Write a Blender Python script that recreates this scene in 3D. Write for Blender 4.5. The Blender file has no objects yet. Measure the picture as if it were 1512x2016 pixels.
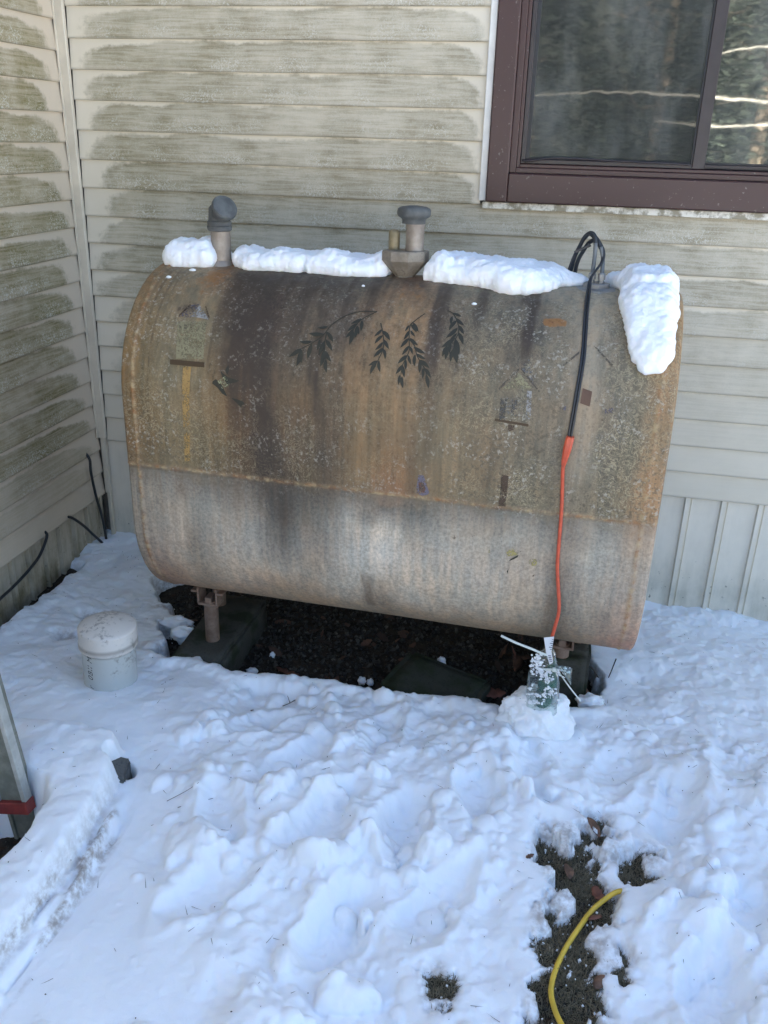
import bpy, math, random
import numpy as np
from mathutils import Vector, Matrix
random.seed(7)
S = bpy.context.scene
COL = S.collection

# ------------------------------------------------------------------ camera, sky, sun, exposure
cam_d = bpy.data.cameras.new('camera'); cam = bpy.data.objects.new('camera', cam_d); COL.objects.link(cam)
cam_d.sensor_fit = 'VERTICAL'; cam_d.sensor_height = 24.0; cam_d.lens = 24.0*1754.68/2016.0
cam_d.clip_start = .02; cam_d.clip_end = 2000
r_ = Vector((0.97676722, 0.21266604, 0.0264376)); u_ = Vector((-0.10648768, 0.37459306, 0.92105397)); f_ = Vector((-0.18597355, 0.90247061, -0.38853653))
cam.matrix_world = Matrix(((r_.x, u_.x, -f_.x, 1.92721), (r_.y, u_.y, -f_.y, -3.29831), (r_.z, u_.z, -f_.z, 1.51201), (0, 0, 0, 1)))
S.camera = cam
SUN_EL, SUN_ROT = math.radians(33), math.radians(14)
W = bpy.data.worlds.new('World'); S.world = W; W.use_nodes = True
wn = W.node_tree.nodes; wl = W.node_tree.links
sky = wn.new('ShaderNodeTexSky'); sky.sky_type = 'NISHITA'; sky.sun_disc = False
sky.sun_elevation = SUN_EL; sky.sun_rotation = SUN_ROT; sky.air_density = 1.0; sky.dust_density = 1.3; sky.ozone_density = 1.0
bg = wn['Background']; bg.inputs['Strength'].default_value = .085
wl.new(sky.outputs[0], bg.inputs[0])
sd = bpy.data.lights.new('sun', 'SUN'); sd.energy = 5.0; sd.angle = math.radians(.5); sd.color = (1, .93, .82)
sun = bpy.data.objects.new('sun', sd); COL.objects.link(sun)
sv = Vector((math.sin(SUN_ROT)*math.cos(SUN_EL), math.cos(SUN_ROT)*math.cos(SUN_EL), math.sin(SUN_EL)))
sun.rotation_euler = sv.to_track_quat('Z', 'Y').to_euler(); sun.location = sv*30
S.view_settings.view_transform = 'Standard'; S.view_settings.look = 'None'; S.view_settings.gamma = 1
S.view_settings.exposure = 2.80
S.render.engine = 'CYCLES'
S.cycles.max_bounces = 8; S.cycles.use_denoising = True; S.cycles.transparent_max_bounces = 12

# ------------------------------------------------------------------ helpers
def tag(o, label=None, cat=None, group=None, kind=None):
    if label: o['label'] = label
    if cat: o['category'] = cat
    if group: o['group'] = group
    if kind: o['kind'] = kind
    return o
def empty(name, loc=(0, 0, 0), rz=0.0):
    o = bpy.data.objects.new(name, None); COL.objects.link(o); o.location = loc; o.rotation_euler.z = rz; o.empty_display_size = .05
    return o
def mesh_obj(name, V, F, mat, parent=None, smooth=True, loc=None):
    me = bpy.data.meshes.new(name); me.from_pydata([tuple(map(float, v)) for v in V], [], [tuple(map(int, f)) for f in F]); me.update()
    if smooth: me.polygons.foreach_set('use_smooth', [True]*len(me.polygons))
    o = bpy.data.objects.new(name, me); COL.objects.link(o)
    if mat: me.materials.append(mat)
    if parent: o.parent = parent
    if loc: o.location = loc
    return o
def grid_mesh(name, P, mat, parent=None, keep=None, wrap=False):
    """P: (n, m, 3) array of points -> quad sheet."""
    n, m = P.shape[:2]
    idx = np.arange(n*m).reshape(n, m)
    if wrap: idx = np.concatenate([idx, idx[:, :1]], 1)
    q = np.stack([idx[:-1, :-1], idx[1:, :-1], idx[1:, 1:], idx[:-1, 1:]], -1)
    if keep is not None:
        k = keep[:-1, :-1] | keep[1:, :-1] | keep[1:, 1:] | keep[:-1, 1:]
        q = q[k]
    q = q.reshape(-1, 4)
    me = bpy.data.meshes.new(name)
    me.vertices.add(n*m); me.vertices.foreach_set('co', P.reshape(-1).astype(np.float32))
    me.loops.add(len(q)*4); me.polygons.add(len(q))
    me.loops.foreach_set('vertex_index', q.reshape(-1).astype(np.int32))
    me.polygons.foreach_set('loop_start', np.arange(0, len(q)*4, 4, dtype=np.int32))
    me.update(calc_edges=True); me.validate()
    me.polygons.foreach_set('use_smooth', [True]*len(me.polygons))
    o = bpy.data.objects.new(name, me); COL.objects.link(o); me.materials.append(mat)
    if parent: o.parent = parent
    return o
def set_attr(o, name, arr):
    a = o.data.attributes.new(name, 'FLOAT', 'POINT'); a.data.foreach_set('value', np.asarray(arr, np.float32).reshape(-1))
class MB:
    def __init__(s): s.V = []; s.F = []
    def add(s, V, F):
        b = len(s.V); s.V += [tuple(v) for v in V]; s.F += [tuple(i+b for i in f) for f in F]; return s
    def box(s, lo, hi, M=None, bev=0.0):
        x0, y0, z0 = lo; x1, y1, z1 = hi
        if bev <= 0:
            V = [(x, y, z) for x in (x0, x1) for y in (y0, y1) for z in (z0, z1)]
            F = [(0, 1, 3, 2), (4, 6, 7, 5), (0, 4, 5, 1), (2, 3, 7, 6), (0, 2, 6, 4), (1, 5, 7, 3)]
        else:
            c = Vector(((x0+x1)/2, (y0+y1)/2, (z0+z1)/2)); h = Vector(((x1-x0)/2, (y1-y0)/2, (z1-z0)/2))
            V = []; ix = {}
            for sx in (-1, 1):
                for sy in (-1, 1):
                    for sz in (-1, 1):
                        for ax in range(3):
                            p = Vector((sx*(h.x-bev*(ax != 0)), sy*(h.y-bev*(ax != 1)), sz*(h.z-bev*(ax != 2))))
                            ix[(sx, sy, sz, ax)] = len(V); V.append(tuple(c+p))
            F = []
            for ax in range(3):
                a, b = (ax+1) % 3, (ax+2) % 3
                for sg in (-1, 1):
                    q = []
                    for (p, r) in ((-1, -1), (1, -1), (1, 1), (-1, 1)):
                        k = [0, 0, 0]; k[ax] = sg; k[a] = p; k[b] = r; q.append(ix[(*k, ax)])
                    F.append(tuple(q if sg > 0 else q[::-1]))
            for ax in range(3):
                a, b = (ax+1) % 3, (ax+2) % 3
                for p in (-1, 1):
                    for r in (-1, 1):
                        k0 = [0, 0, 0]; k1 = [0, 0, 0]; k0[ax] = -1; k1[ax] = 1
                        for k in (k0, k1): k[a] = p; k[b] = r
                        F.append((ix[(*k0, a)], ix[(*k1, a)], ix[(*k1, b)], ix[(*k0, b)]))
            for sx in (-1, 1):
                for sy in (-1, 1):
                    for sz in (-1, 1): F.append(tuple(ix[(sx, sy, sz, ax)] for ax in range(3)))
        if M is not None: V = [tuple(M @ Vector(v)) for v in V]
        return s.add(V, F)
    def tube(s, pts, r, n=10, cap=True, smooth=4, flat=1.0):
        P = catmull(pts, smooth) if smooth else [Vector(p) for p in pts]
        R = r if hasattr(r, '__len__') else [r]*len(P)
        if len(R) != len(P): R = list(np.interp(np.linspace(0, 1, len(P)), np.linspace(0, 1, len(R)), R))
        t = (P[1]-P[0]).normalized(); a = t.orthogonal().normalized(); V = []; F = []
        for i, p in enumerate(P):
            tn = (P[min(i+1, len(P)-1)]-P[max(i-1, 0)])
            if tn.length > 1e-9: tn.normalize()
            else: tn = t
            a = (a-tn*a.dot(tn)).normalized(); b = tn.cross(a)
            for k in range(n):
                w = 2*math.pi*k/n; V.append(tuple(p+a*(R[i]*math.cos(w))+b*(R[i]*flat*math.sin(w))))
        for i in range(len(P)-1):
            for k in range(n): F.append((i*n+k, i*n+(k+1) % n, (i+1)*n+(k+1) % n, (i+1)*n+k))
        if cap: F.append(tuple(range(n))[::-1]); F.append(tuple((len(P)-1)*n+k for k in range(n)))
        return s.add(V, F)
    def lathe(s, prof, n=32, M=None, sq=1.0):
        V = []; F = []
        for (r, z) in prof:
            for k in range(n):
                w = 2*math.pi*k/n; V.append((r*math.cos(w), r*sq*math.sin(w), z))
        m = len(prof)
        for i in range(m-1):
            for k in range(n): F.append((i*n+k, i*n+(k+1) % n, (i+1)*n+(k+1) % n, (i+1)*n+k))
        F.append(tuple(range(n))[::-1]); F.append(tuple((m-1)*n+k for k in range(n)))
        if M is not None: V = [tuple(M @ Vector(v)) for v in V]
        return s.add(V, F)
    def build(s, name, mat, parent=None, smooth=True, sharp=None, loc=None):
        o = mesh_obj(name, s.V, s.F, mat, parent, smooth, loc)
        if sharp: sharpen(o, sharp)
        return o
def sharpen(o, deg):
    import bmesh
    bm = bmesh.new(); bm.from_mesh(o.data); bmesh.ops.recalc_face_normals(bm, faces=bm.faces)
    for e in bm.edges:
        if len(e.link_faces) == 2 and e.calc_face_angle(0) > math.radians(deg): e.smooth = False
    bm.to_mesh(o.data); bm.free()
def catmull(pts, k):
    P = [Vector(p) for p in pts]; o = []
    for i in range(len(P)-1):
        a, b, c, d = P[max(i-1, 0)], P[i], P[i+1], P[min(i+2, len(P)-1)]
        for j in range(k):
            t = j/k; o.append(.5*((2*b)+(c-a)*t+(2*a-5*b+4*c-d)*t*t+(3*b-a-3*c+d)*t**3))
    o.append(P[-1]); return o
def T(x, y, z, rx=0, ry=0, rz=0):
    return Matrix.Translation((x, y, z)) @ Matrix.Rotation(rz, 4, 'Z') @ Matrix.Rotation(ry, 4, 'Y') @ Matrix.Rotation(rx, 4, 'X')
# --- numpy value noise
def _h(ix, iy, s):
    n = (ix.astype(np.int64)*374761393+iy.astype(np.int64)*668265263+s*1442695041) & 0xffffffff
    n = ((n ^ (n >> 13))*1274126177) & 0xffffffff
    n = ((n ^ (n >> 15))*2246822519) & 0xffffffff
    return ((n ^ (n >> 16)) & 0xffff)/65535.0
def vn(x, y, s=0):
    ix = np.floor(x); iy = np.floor(y); fx = x-ix; fy = y-iy
    fx = fx*fx*fx*(fx*(fx*6-15)+10); fy = fy*fy*fy*(fy*(fy*6-15)+10)
    a = _h(ix, iy, s); b = _h(ix+1, iy, s); c = _h(ix, iy+1, s); d = _h(ix+1, iy+1, s)
    return (a*(1-fx)+b*fx)*(1-fy)+(c*(1-fx)+d*fx)*fy
def fbm(x, y, s=0, o=4, g=.5):
    t = 0; a = 1.0; n = 0
    for i in range(o): t = t+a*vn(x*2**i+17.3*i, y*2**i-9.1*i, s+i*31); n += a; a *= g
    return t/n
def ss(a, b, x):
    t = np.clip((x-a)/(b-a), 0, 1); return t*t*(3-2*t)
def poly_sd(x, y, pts):
    """signed distance to a polygon, positive inside."""
    P = np.array(pts, float); d = np.full(np.shape(x), 1e9); ins = np.zeros(np.shape(x), bool)
    for i in range(len(P)):
        a, b = P[i], P[(i+1) % len(P)]; ab = b-a
        t = np.clip(((x-a[0])*ab[0]+(y-a[1])*ab[1])/(ab@ab+1e-12), 0, 1)
        d = np.minimum(d, np.hypot(x-a[0]-t*ab[0], y-a[1]-t*ab[1]))
        c = (a[1] > y) != (b[1] > y)
        with np.errstate(divide='ignore', invalid='ignore'):
            xi = (b[0]-a[0])*(y-a[1])/(b[1]-a[1]+1e-15)+a[0]
        ins ^= c & (x < xi)
    return np.where(ins, d, -d)

# ------------------------------------------------------------------ material builder
class Mat:
    def __init__(s, name, rough=.6, metal=0.0, spec=.5):
        s.m = bpy.data.materials.new(name); s.m.use_nodes = True; s.t = s.m.node_tree
        s.b = s.t.nodes['Principled BSDF']; s.out = s.t.nodes['Material Output']
        s.b.inputs['Roughness'].default_value = rough; s.b.inputs['Metallic'].default_value = metal
        s.b.inputs['Specular IOR Level'].default_value = spec
        s.co = None
    def _in(s, sock, v):
        if v is None: return
        if hasattr(v, 'is_output') or isinstance(v, bpy.types.NodeSocket): s.t.links.new(v, sock)
        elif isinstance(v, (tuple, list)) and len(v) == 3 and sock.type == 'RGBA': sock.default_value = (*v, 1)
        else: sock.default_value = v
    def n(s, t): return s.t.nodes.new(t)
    def obj(s, scale=(1, 1, 1), rot=(0, 0, 0)):
        if s.co is None: s.co = s.n('ShaderNodeTexCoord').outputs['Object']
        if scale == (1, 1, 1) and rot == (0, 0, 0): return s.co
        mp = s.n('ShaderNodeMapping'); mp.inputs['Scale'].default_value = scale; mp.inputs['Rotation'].default_value = rot
        s.t.links.new(s.co, mp.inputs[0]); return mp.outputs[0]
    def noise(s, scale, det=3, rough=.55, vec=None, dist=0.0):
        k = s.n('ShaderNodeTexNoise'); k.inputs['Scale'].default_value = scale; k.inputs['Detail'].default_value = det
        k.inputs['Roughness'].default_value = rough; k.inputs['Distortion'].default_value = dist
        s.t.links.new(vec if vec is not None else s.obj(), k.inputs['Vector']); return k.outputs['Fac']
    def voro(s, scale, vec=None, feat='F1'):
        k = s.n('ShaderNodeTexVoronoi'); k.feature = feat; k.inputs['Scale'].default_value = scale
        s.t.links.new(vec if vec is not None else s.obj(), k.inputs['Vector']); return k.outputs['Distance']
    def wave(s, scale, dist, vec, det=2):
        k = s.n('ShaderNodeTexWave'); k.inputs['Scale'].default_value = scale; k.inputs['Distortion'].default_value = dist; k.inputs['Detail'].default_value = det
        k.bands_direction = 'Z'
        s.t.links.new(vec, k.inputs['Vector']); return k.outputs['Fac']
    def math(s, op, a, b=0.0, c=None):
        k = s.n('ShaderNodeMath'); k.operation = op; s._in(k.inputs[0], a); s._in(k.inputs[1], b)
        if c is not None: s._in(k.inputs[2], c)
        return k.outputs[0]
    def step(s, a, b, x, lo=0.0, hi=1.0):
        k = s.n('ShaderNodeMapRange'); k.interpolation_type = 'SMOOTHSTEP'; k.inputs['From Min'].default_value = a; k.inputs['From Max'].default_value = b
        k.inputs['To Min'].default_value = lo; k.inputs['To Max'].default_value = hi; s._in(k.inputs['Value'], x); return k.outputs[0]
    def mix(s, f, a, b, mode='MIX'):
        k = s.n('ShaderNodeMix'); k.data_type = 'RGBA'; k.blend_type = mode; s._in(k.inputs['Factor'], f); s._in(k.inputs[6], a); s._in(k.inputs[7], b); return k.outputs[2]
    def attr(s, name):
        k = s.n('ShaderNodeAttribute'); k.attribute_name = name; return k.outputs['Fac']
    def lines(s, nz, w):
        """thin squiggles: a narrow band round the 0.5 level of a noise."""
        return s.step(w, w*.35, s.math('ABSOLUTE', s.math('SUBTRACT', nz, .5)))
    def bump(s, h, strength=.3, dist=.002):
        k = s.n('ShaderNodeBump'); k.inputs['Strength'].default_value = strength; k.inputs['Distance'].default_value = dist
        s._in(k.inputs['Height'], h); s.t.links.new(k.outputs[0], s.b.inputs['Normal']); return s
    def color(s, c): s._in(s.b.inputs['Base Color'], c); return s
    def rough(s, r): s._in(s.b.inputs['Roughness'], r); return s
def plain(name, col, rough=.6, metal=0.0, var=.25, scale=30, spec=.5, bump=.0):
    m = Mat(name, rough, metal, spec); nz = m.noise(scale, 4)
    m.color(m.mix(m.step(.3, .7, nz), tuple(c*(1-var) for c in col), tuple(min(1, c*(1+var)) for c in col)))
    if bump: m.bump(m.noise(scale*3, 4), bump, .002)
    return m.m

# ------------------------------------------------------------------ materials of the house
def siding_mat(name, dirt1, dirt2, green, along_axis, CL):
    m = Mat(name, .62, 0, .35)
    al, rt, re, rr, cl = (m.attr(k) for k in ('along', 'rt', 'rend', 'rowrand', 'rowclean'))
    sc = (1, 1, 1)
    wob = m.noise(40, 5, .72); wob2 = m.noise(7, 3)
    st = m.math('ADD', m.math('MULTIPLY_ADD', rr, .06, .070), m.math('MULTIPLY', m.math('SUBTRACT', wob2, .5), .05))
    A = .24
    xl = m.math('DIVIDE', m.math('SUBTRACT', m.math('ADD', st, A), al), A)
    xl = m.math('MAXIMUM', xl, 0.0)
    xr = m.math('MAXIMUM', m.math('DIVIDE', m.math('SUBTRACT', .16, re), .14), 0.0)
    h = m.math('DIVIDE', rt, m.math('ADD', m.math('MULTIPLY_ADD', rr, .16, .80 if along_axis == 0 else .70), m.math('MULTIPLY', m.step(.35, .65, m.noise(2.3, 3)), .22)))
    val = m.math('ADD', m.math('ADD', m.math('POWER', xl, 2.0), m.math('POWER', xr, 2.0)), m.math('POWER', h, 3.4))
    val = m.math('ADD', val, m.math('MULTIPLY', m.math('SUBTRACT', wob, .5), .90))
    val = m.math('ADD', val, m.math('MULTIPLY', m.math('SUBTRACT', wob2, .5), .35))
    mask = m.step(1.24, .76, val)
    mask = m.math('MULTIPLY', mask, m.math('SUBTRACT', 1.0, cl))
    # long wood-grain drawn in the vinyl
    gv = m.obj((5, 5, 95) if along_axis == 0 else (5, 5, 95), (0, .045, 0) if along_axis == 0 else (.04, 0, 0))
    grain = m.noise(1.0, 4, .62, gv, .9)
    fine = m.noise(230, 3, .7)
    edge = m.math('MULTIPLY', m.step(.45, 1.0, val), mask)
    clean = m.mix(m.noise(3.5, 4), CL[0], CL[1])
    d = m.mix(m.step(.38, .62, m.noise(11, 4)), dirt1, dirt2)
    d = m.mix(m.math('MULTIPLY', m.step(.95, .12, al), .55 if along_axis == 0 else .8), d, green)
    d = m.mix(m.math('MULTIPLY', edge, .5), d, tuple(c*.62 for c in green))
    d = m.mix(m.math('MULTIPLY', m.step(.47, .66, fine), .5), d, tuple(c*.6 for c in dirt1))
    den = m.math('MULTIPLY_ADD', m.step(.36, .62, grain), -.36, 1.0)
    den = m.math('MULTIPLY', den, m.step(.30, .62, m.noise(4, 5, .65), .55, 1.0))
    c = m.mix(m.math('MULTIPLY', mask, den), clean, d)
    # grazed squiggles and flaked pale spots near the lower lip of a board
    sq = m.lines(m.noise(62, 2, .5, None, 1.6), .035)
    sp = m.step(.63, .70, m.noise(75, 3, .6))
    low = m.math('MULTIPLY', m.step(.75, .15, rt), m.step(.42, .6, m.noise(4.3, 3)))
    pale = m.math('MULTIPLY', m.math('MAXIMUM', m.math('MULTIPLY', sq, .9), sp), m.math('MULTIPLY', mask, m.math('MULTIPLY_ADD', low, .95, .2)))
    c = m.mix(pale, c, (.60, .575, .49))
    c = m.mix(m.math('MULTIPLY', m.step(.10, .0, rt), .35), c, (.12, .11, .085))  # darker along the lowest edge of each board
    # faint overall toning
    c = m.mix(m.step(.4, .75, m.noise(1.7, 5), 0, .16), c, (.30, .27, .2))
    m.color(c); m.rough(m.math('MULTIPLY_ADD', mask, .18, .5))
    m.bump(m.math('ADD', m.math('MULTIPLY', grain, .7), m.math('MULTIPLY', fine, .3)), .22, .0012)
    return m.m
MAT = {}
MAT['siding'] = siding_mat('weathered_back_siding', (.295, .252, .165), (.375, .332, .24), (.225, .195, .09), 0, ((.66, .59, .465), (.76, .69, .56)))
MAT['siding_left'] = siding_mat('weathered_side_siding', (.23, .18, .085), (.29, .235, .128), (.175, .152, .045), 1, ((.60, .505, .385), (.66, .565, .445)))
MAT['trim'] = plain('cream_vinyl_trim', (.60, .535, .425), .5, var=.10, scale=9)
def skirt_mat(name, base, dirt_haze, amt):
    m = Mat(name, .55, 0, .35)
    z = m.n('ShaderNodeSeparateXYZ'); m.t.links.new(m.obj(), z.inputs[0])
    lowz = m.step(.12, -.2, z.outputs['Z'])
    nz = m.noise(6, 5, .65); sm = m.noise(1.0, 5, .6, m.obj((30, 30, 5)))
    f = m.math('MULTIPLY', m.step(.35, .75, m.math('ADD', m.math('MULTIPLY', nz, .6), m.math('MULTIPLY', sm, .4))), m.math('MULTIPLY_ADD', lowz, amt, amt*.55))
    c = m.mix(f, base, dirt_haze)
    c = m.mix(m.math('MULTIPLY', m.step(.68, .72, m.noise(60, 2)), m.math('MULTIPLY', lowz, .8)), c, (.10, .09, .06))
    m.color(c); m.bump(m.noise(40, 3), .05, .001); return m.m
MAT['skirt'] = skirt_mat('pale_skirting', (.80, .735, .615), (.44, .41, .32), .55)
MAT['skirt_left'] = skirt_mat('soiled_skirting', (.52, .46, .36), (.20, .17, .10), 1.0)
MAT['white_trim'] = plain('white_channel', (.74, .72, .67), .5, var=.08, scale=14)
m = Mat('stained_sill', .55); f = m.noise(26, 5, .7)
m.color(m.mix(m.step(.42, .6, f), (.72, .69, .61), (.28, .25, .18))); MAT['sill'] = m.m
m = Mat('maroon_frame', .42); f = m.noise(5, 4)
c = m.mix(f, (.042, .017, .015), (.060, .026, .023)); c = m.mix(m.step(.66, .72, m.noise(90, 3), 0, .35), c, (.3, .28, .25))
m.color(c); m.bump(m.noise(70, 3), .08, .001); MAT['maroon'] = m.m
MAT['maroon_dark'] = plain('maroon_sash', (.030, .022, .023), .4, var=.15, scale=12)
MAT['black_rubber'] = plain('black_rubber', (.016, .016, .018), .5, var=.3, scale=50)
MAT['room'] = plain('dim_room', (.16, .15, .14), .9, var=.2, scale=2)
MAT['roof'] = plain('roof_shingle', (.08, .075, .07), .9, var=.3, scale=20)
MAT['core'] = plain('wall_sheathing', (.2, .18, .15), .9)
def glass_mat(name, tint, refl):
    m = Mat(name); t = m.t
    tr = m.n('ShaderNodeBsdfTransparent'); tr.inputs[0].default_value = (*tint, 1)
    gl = m.n('ShaderNodeBsdfGlossy'); gl.inputs['Roughness'].default_value = .02; gl.inputs[0].default_value = (.95, .97, 1, 1)
    lw = m.n('ShaderNodeFresnel'); lw.inputs['IOR'].default_value = 1.5
    bp = m.n('ShaderNodeBump'); bp.inputs['Strength'].default_value = .045; bp.inputs['Distance'].default_value = .004
    t.links.new(m.noise(5, 3), bp.inputs['Height']); t.links.new(bp.outputs[0], gl.inputs['Normal'])
    dirt_haze = m.n('ShaderNodeBsdfDiffuse'); dirt_haze.inputs[0].default_value = (.35, .36, .34, 1)  # pale diffuse film that paints the haze of the reflection
    mx = m.n('ShaderNodeMixShader'); f = m.math('ADD', m.math('MULTIPLY', lw.outputs[0], 1.0), refl); t.links.new(f, mx.inputs[0])
    t.links.new(tr.outputs[0], mx.inputs[1]); t.links.new(gl.outputs[0], mx.inputs[2])
    m2 = m.n('ShaderNodeMixShader'); sm = m.noise(1, 4, .6, m.obj((9, 9, 2.5), (0, .6, 0)))
    t.links.new(m.step(.40, .75, sm, .09, .24), m2.inputs[0]); t.links.new(mx.outputs[0], m2.inputs[1]); t.links.new(dirt_haze.outputs[0], m2.inputs[2])
    t.links.new(m2.outputs[0], m.out.inputs[0]); return m.m
MAT['glass_a'] = glass_mat('dim_window_glass', (.40, .43, .42), .02)
MAT['glass_b'] = glass_mat('bright_window_glass', (.6, .64, .64), .24)  # mirror strength added so this pane reads brighter

# ------------------------------------------------------------------ house: two clapboard walls that meet in a corner
house = tag(empty('house'), 'cream clapboard house corner with algae stained siding and a maroon window', 'house')
EXP = .1016; ZB = 1.909219; ZL = 1.865785      # courses: lower lip of row k is at Z - k*EXP
WX0, WX1, WZ0, WZ1 = 1.555, 2.985, 1.288, 2.68    # window with its white channel
def siding(name, mat, rows, z0, segs, swap):
    """rows of clapboards; each has a rounded lower lip in front and leans back under the next."""
    V = []; F = []; A = {k: [] for k in ('along', 'rt', 'rend', 'rowrand', 'rowclean')}
    prof = [(.0120, .0), (.0016, .0), (.0, .0016), (.0, .010), (.0045, .05), (.0105, EXP+.004)]
    for k in rows:
        rr = random.random(); zb = z0-k*EXP
        for (x0, x1, rend) in segs(zb):
            n = max(2, int((x1-x0)/.12)+1); base = len(V); xs = np.linspace(x0, x1, n); ph = random.random()*99
            for x in xs:
                w = (float(vn(np.array(x*2.1+ph), np.array(zb*40), 3))-.5)*.0022
                for j, (d, dz) in enumerate(prof):
                    zz = zb+dz+((float(vn(np.array(x*1.3+ph), np.array(7.7), 5))-.5)*.0016 if j < 4 else 0)
                    dd = d+w*(1 if j < 5 else .2)
                    V.append((x, dd, zz) if not swap else (-dd, -x, zz))
                    A['along'].append(x if not swap else x); A['rt'].append(dz/EXP); A['rend'].append(rend-x if rend else 9.0)
                    A['rowrand'].append(rr)
                    A['rowclean'].append(.0 if not swap and k < 10 else (min(.9, (k-9)*.15) if not swap else (0 if k < 16 else .35+.22*(k-16))))
            m_ = len(prof)
            for i in range(n-1):
                for j in range(m_-1):
                    q = (base+i*m_+j, base+(i+1)*m_+j, base+(i+1)*m_+j+1, base+i*m_+j+1)
                    F.append(q)
    o = mesh_obj(name, V, F, mat, house); sharpen(o, 30)
    for k, v in A.items(): set_attr(o, k, v)
    return o
def back_segs(zb):
    if zb > WZ0-.06 and zb < WZ1: 
        return [(.034, WX0+.004, WX0), (WX1-.004, 6.5, None)] if zb > WZ0-.02 else [(.034, 6.5, None)]
    return [(.034, 6.5, None)]
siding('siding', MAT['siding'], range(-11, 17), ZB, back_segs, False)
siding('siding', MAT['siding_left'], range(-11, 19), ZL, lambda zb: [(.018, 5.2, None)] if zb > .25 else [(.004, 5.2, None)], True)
# white joint where two lengths of siding meet
b = MB()
for k in (7, 8):
    zb = ZB-k*EXP; M_ = T(.428, 0, zb, rx=-.105)
    b.box((-.0055, -.0006, .003), (.0055, .0, EXP-.006), M_)
b.build('joint_strip', plain('joint_vinyl', (.46, .41, .31), .6), house, smooth=False)
# inside corner post, with the thinner strip below it
b = MB(); b.box((-.004, -.021, .298), (.036, -.003, 3.04), bev=.003); b.box((-.002, -.027, .298), (.006, -.0215, 3.04), bev=.001)
b.build('corner_post', MAT['trim'], house, smooth=False)
b = MB(); b.box((.006, -.012, .045), (.026, .012, .2975), bev=.002); b.box((.010, -.006, -.32), (.024, .014, .044), bev=.001)
b.build('corner_strip', MAT['trim'], house, smooth=False)
# skirting: flat pans with raised battens
def skirt(name, mat, ribs, length, ztop, swap):
    xs = [-.001]; prof = [(0, .020)]
    for c in ribs:
        prof += [(c-.013, .020), (c-.010, .0085), (c+.003, .0085), (c+.006, .026), (c+.012, .026), (c+.014, .020)]
    prof.append((length, .020))
    V = []; F = []
    for z in (-.34, ztop):
        for (x, d) in prof: V.append((x, d, z) if not swap else (-d, -x, z))
    n = len(prof)
    for i in range(n-1): F.append((i, i+1, n+i+1, n+i))
    o = mesh_obj(name, V, F, mat, house, smooth=False); return o
skirt('skirting', MAT['skirt'], [.20+.1307*i for i in range(48)], 6.5, .2845, False)
skirt('skirting', MAT['skirt_left'], [.035+.1085*i for i in range(46)], 5.2, .040, True)
# the wall behind the boards, roof and the far sides: this is what throws the shade
b = MB(); wx0, wx1, wz0, wz1 = 1.60, 2.95, 1.33, 2.64
b.box((-.03, .03, -.4), (wx0, .16, 3.05)); b.box((wx1, .03, -.4), (6.5, .16, 3.05)); b.box((wx0, .03, -.4), (wx1, .16, wz0)); b.box((wx0, .03, wz1), (wx1, .16, 3.05))
b.box((-.16, -5.2, -.4), (-.032, .03, 3.05)); b.box((-5.2, -5.2, -.4), (-.161, -5.06, 3.05)); b.box((6.36, .161, -.4), (6.5, 7.0, 3.05)); b.box((-5.2, -5.06, -.4), (-5.06, 7.0, 3.05)); b.box((-5.06, 6.86, -.4), (6.36, 7.0, 3.05))
b.build('wall', MAT['core'], house, smooth=False)
b = MB(); b.box((-5.5, .161, 3.06), (6.8, 7.3, 3.2)); b.box((-5.5, -.35, 3.07), (6.8, .159, 3.2)); b.box((-5.5, -5.5, 3.065), (.35, -.352, 3.2))
b.build('roof', MAT['roof'], house, smooth=False)
b = MB(); b.box((-.02, 2.4, .9), (4.6, 2.45, 2.9)); b.box((-.02, .17, .85), (4.6, 2.4, .9)); b.box((-.02, .17, 2.85), (4.6, 2.4, 2.9)); b.box((-.07, .17, .85), (-.02, 2.4, 2.85)); b.box((4.6, .17, .85), (4.65, 2.4, 2.85))
b.build('room', MAT['room'], house, smooth=False)
# window
win = empty('window'); win.parent = house
def ring(b, x0, x1, z0, z1, wl_, wr, wb, wt, y0, y1, bev=.002):
    b.box((x0, y0, z0), (x0+wl_, y1, z1), bev=bev); b.box((x1-wr, y0, z0), (x1, y1, z1), bev=bev)
    b.box((x0+wl_, y0+.0007, z0), (x1-wr, y1, z0+wb), bev=bev); b.box((x0+wl_, y0+.0007, z1-wt), (x1-wr, y1, z1), bev=bev)
b = MB(); b.box((1.555, -.012, 1.314), (1.579, .02, 2.68), bev=.002); b.box((2.961, -.012, 1.314), (2.985, .02, 2.68), bev=.002); b.box((1.555, -.012, 2.6805), (2.985, .02, 2.70), bev=.002)
b.build('channel', MAT['white_trim'], win, smooth=False)
b = MB(); b.box((1.568, -.010, 1.288), (3.0, .02, 1.3105), bev=.002); b.build('sill', MAT['sill'], win, smooth=False)
b = MB(); ring(b, 1.580, 2.960, 1.312, 2.660, .073, .073, .095, .073, -.030, .03, .004)
ring(b, 1.653, 2.887, 1.407, 2.587, .022, .022, .018, .022, -.010, .04, .002)
ring(b, 1.675, 2.865, 1.425, 2.565, .012, .012, .012, .012, -.003, .05, .002)
b.build('frame', MAT['maroon'], win, smooth=False)
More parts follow.
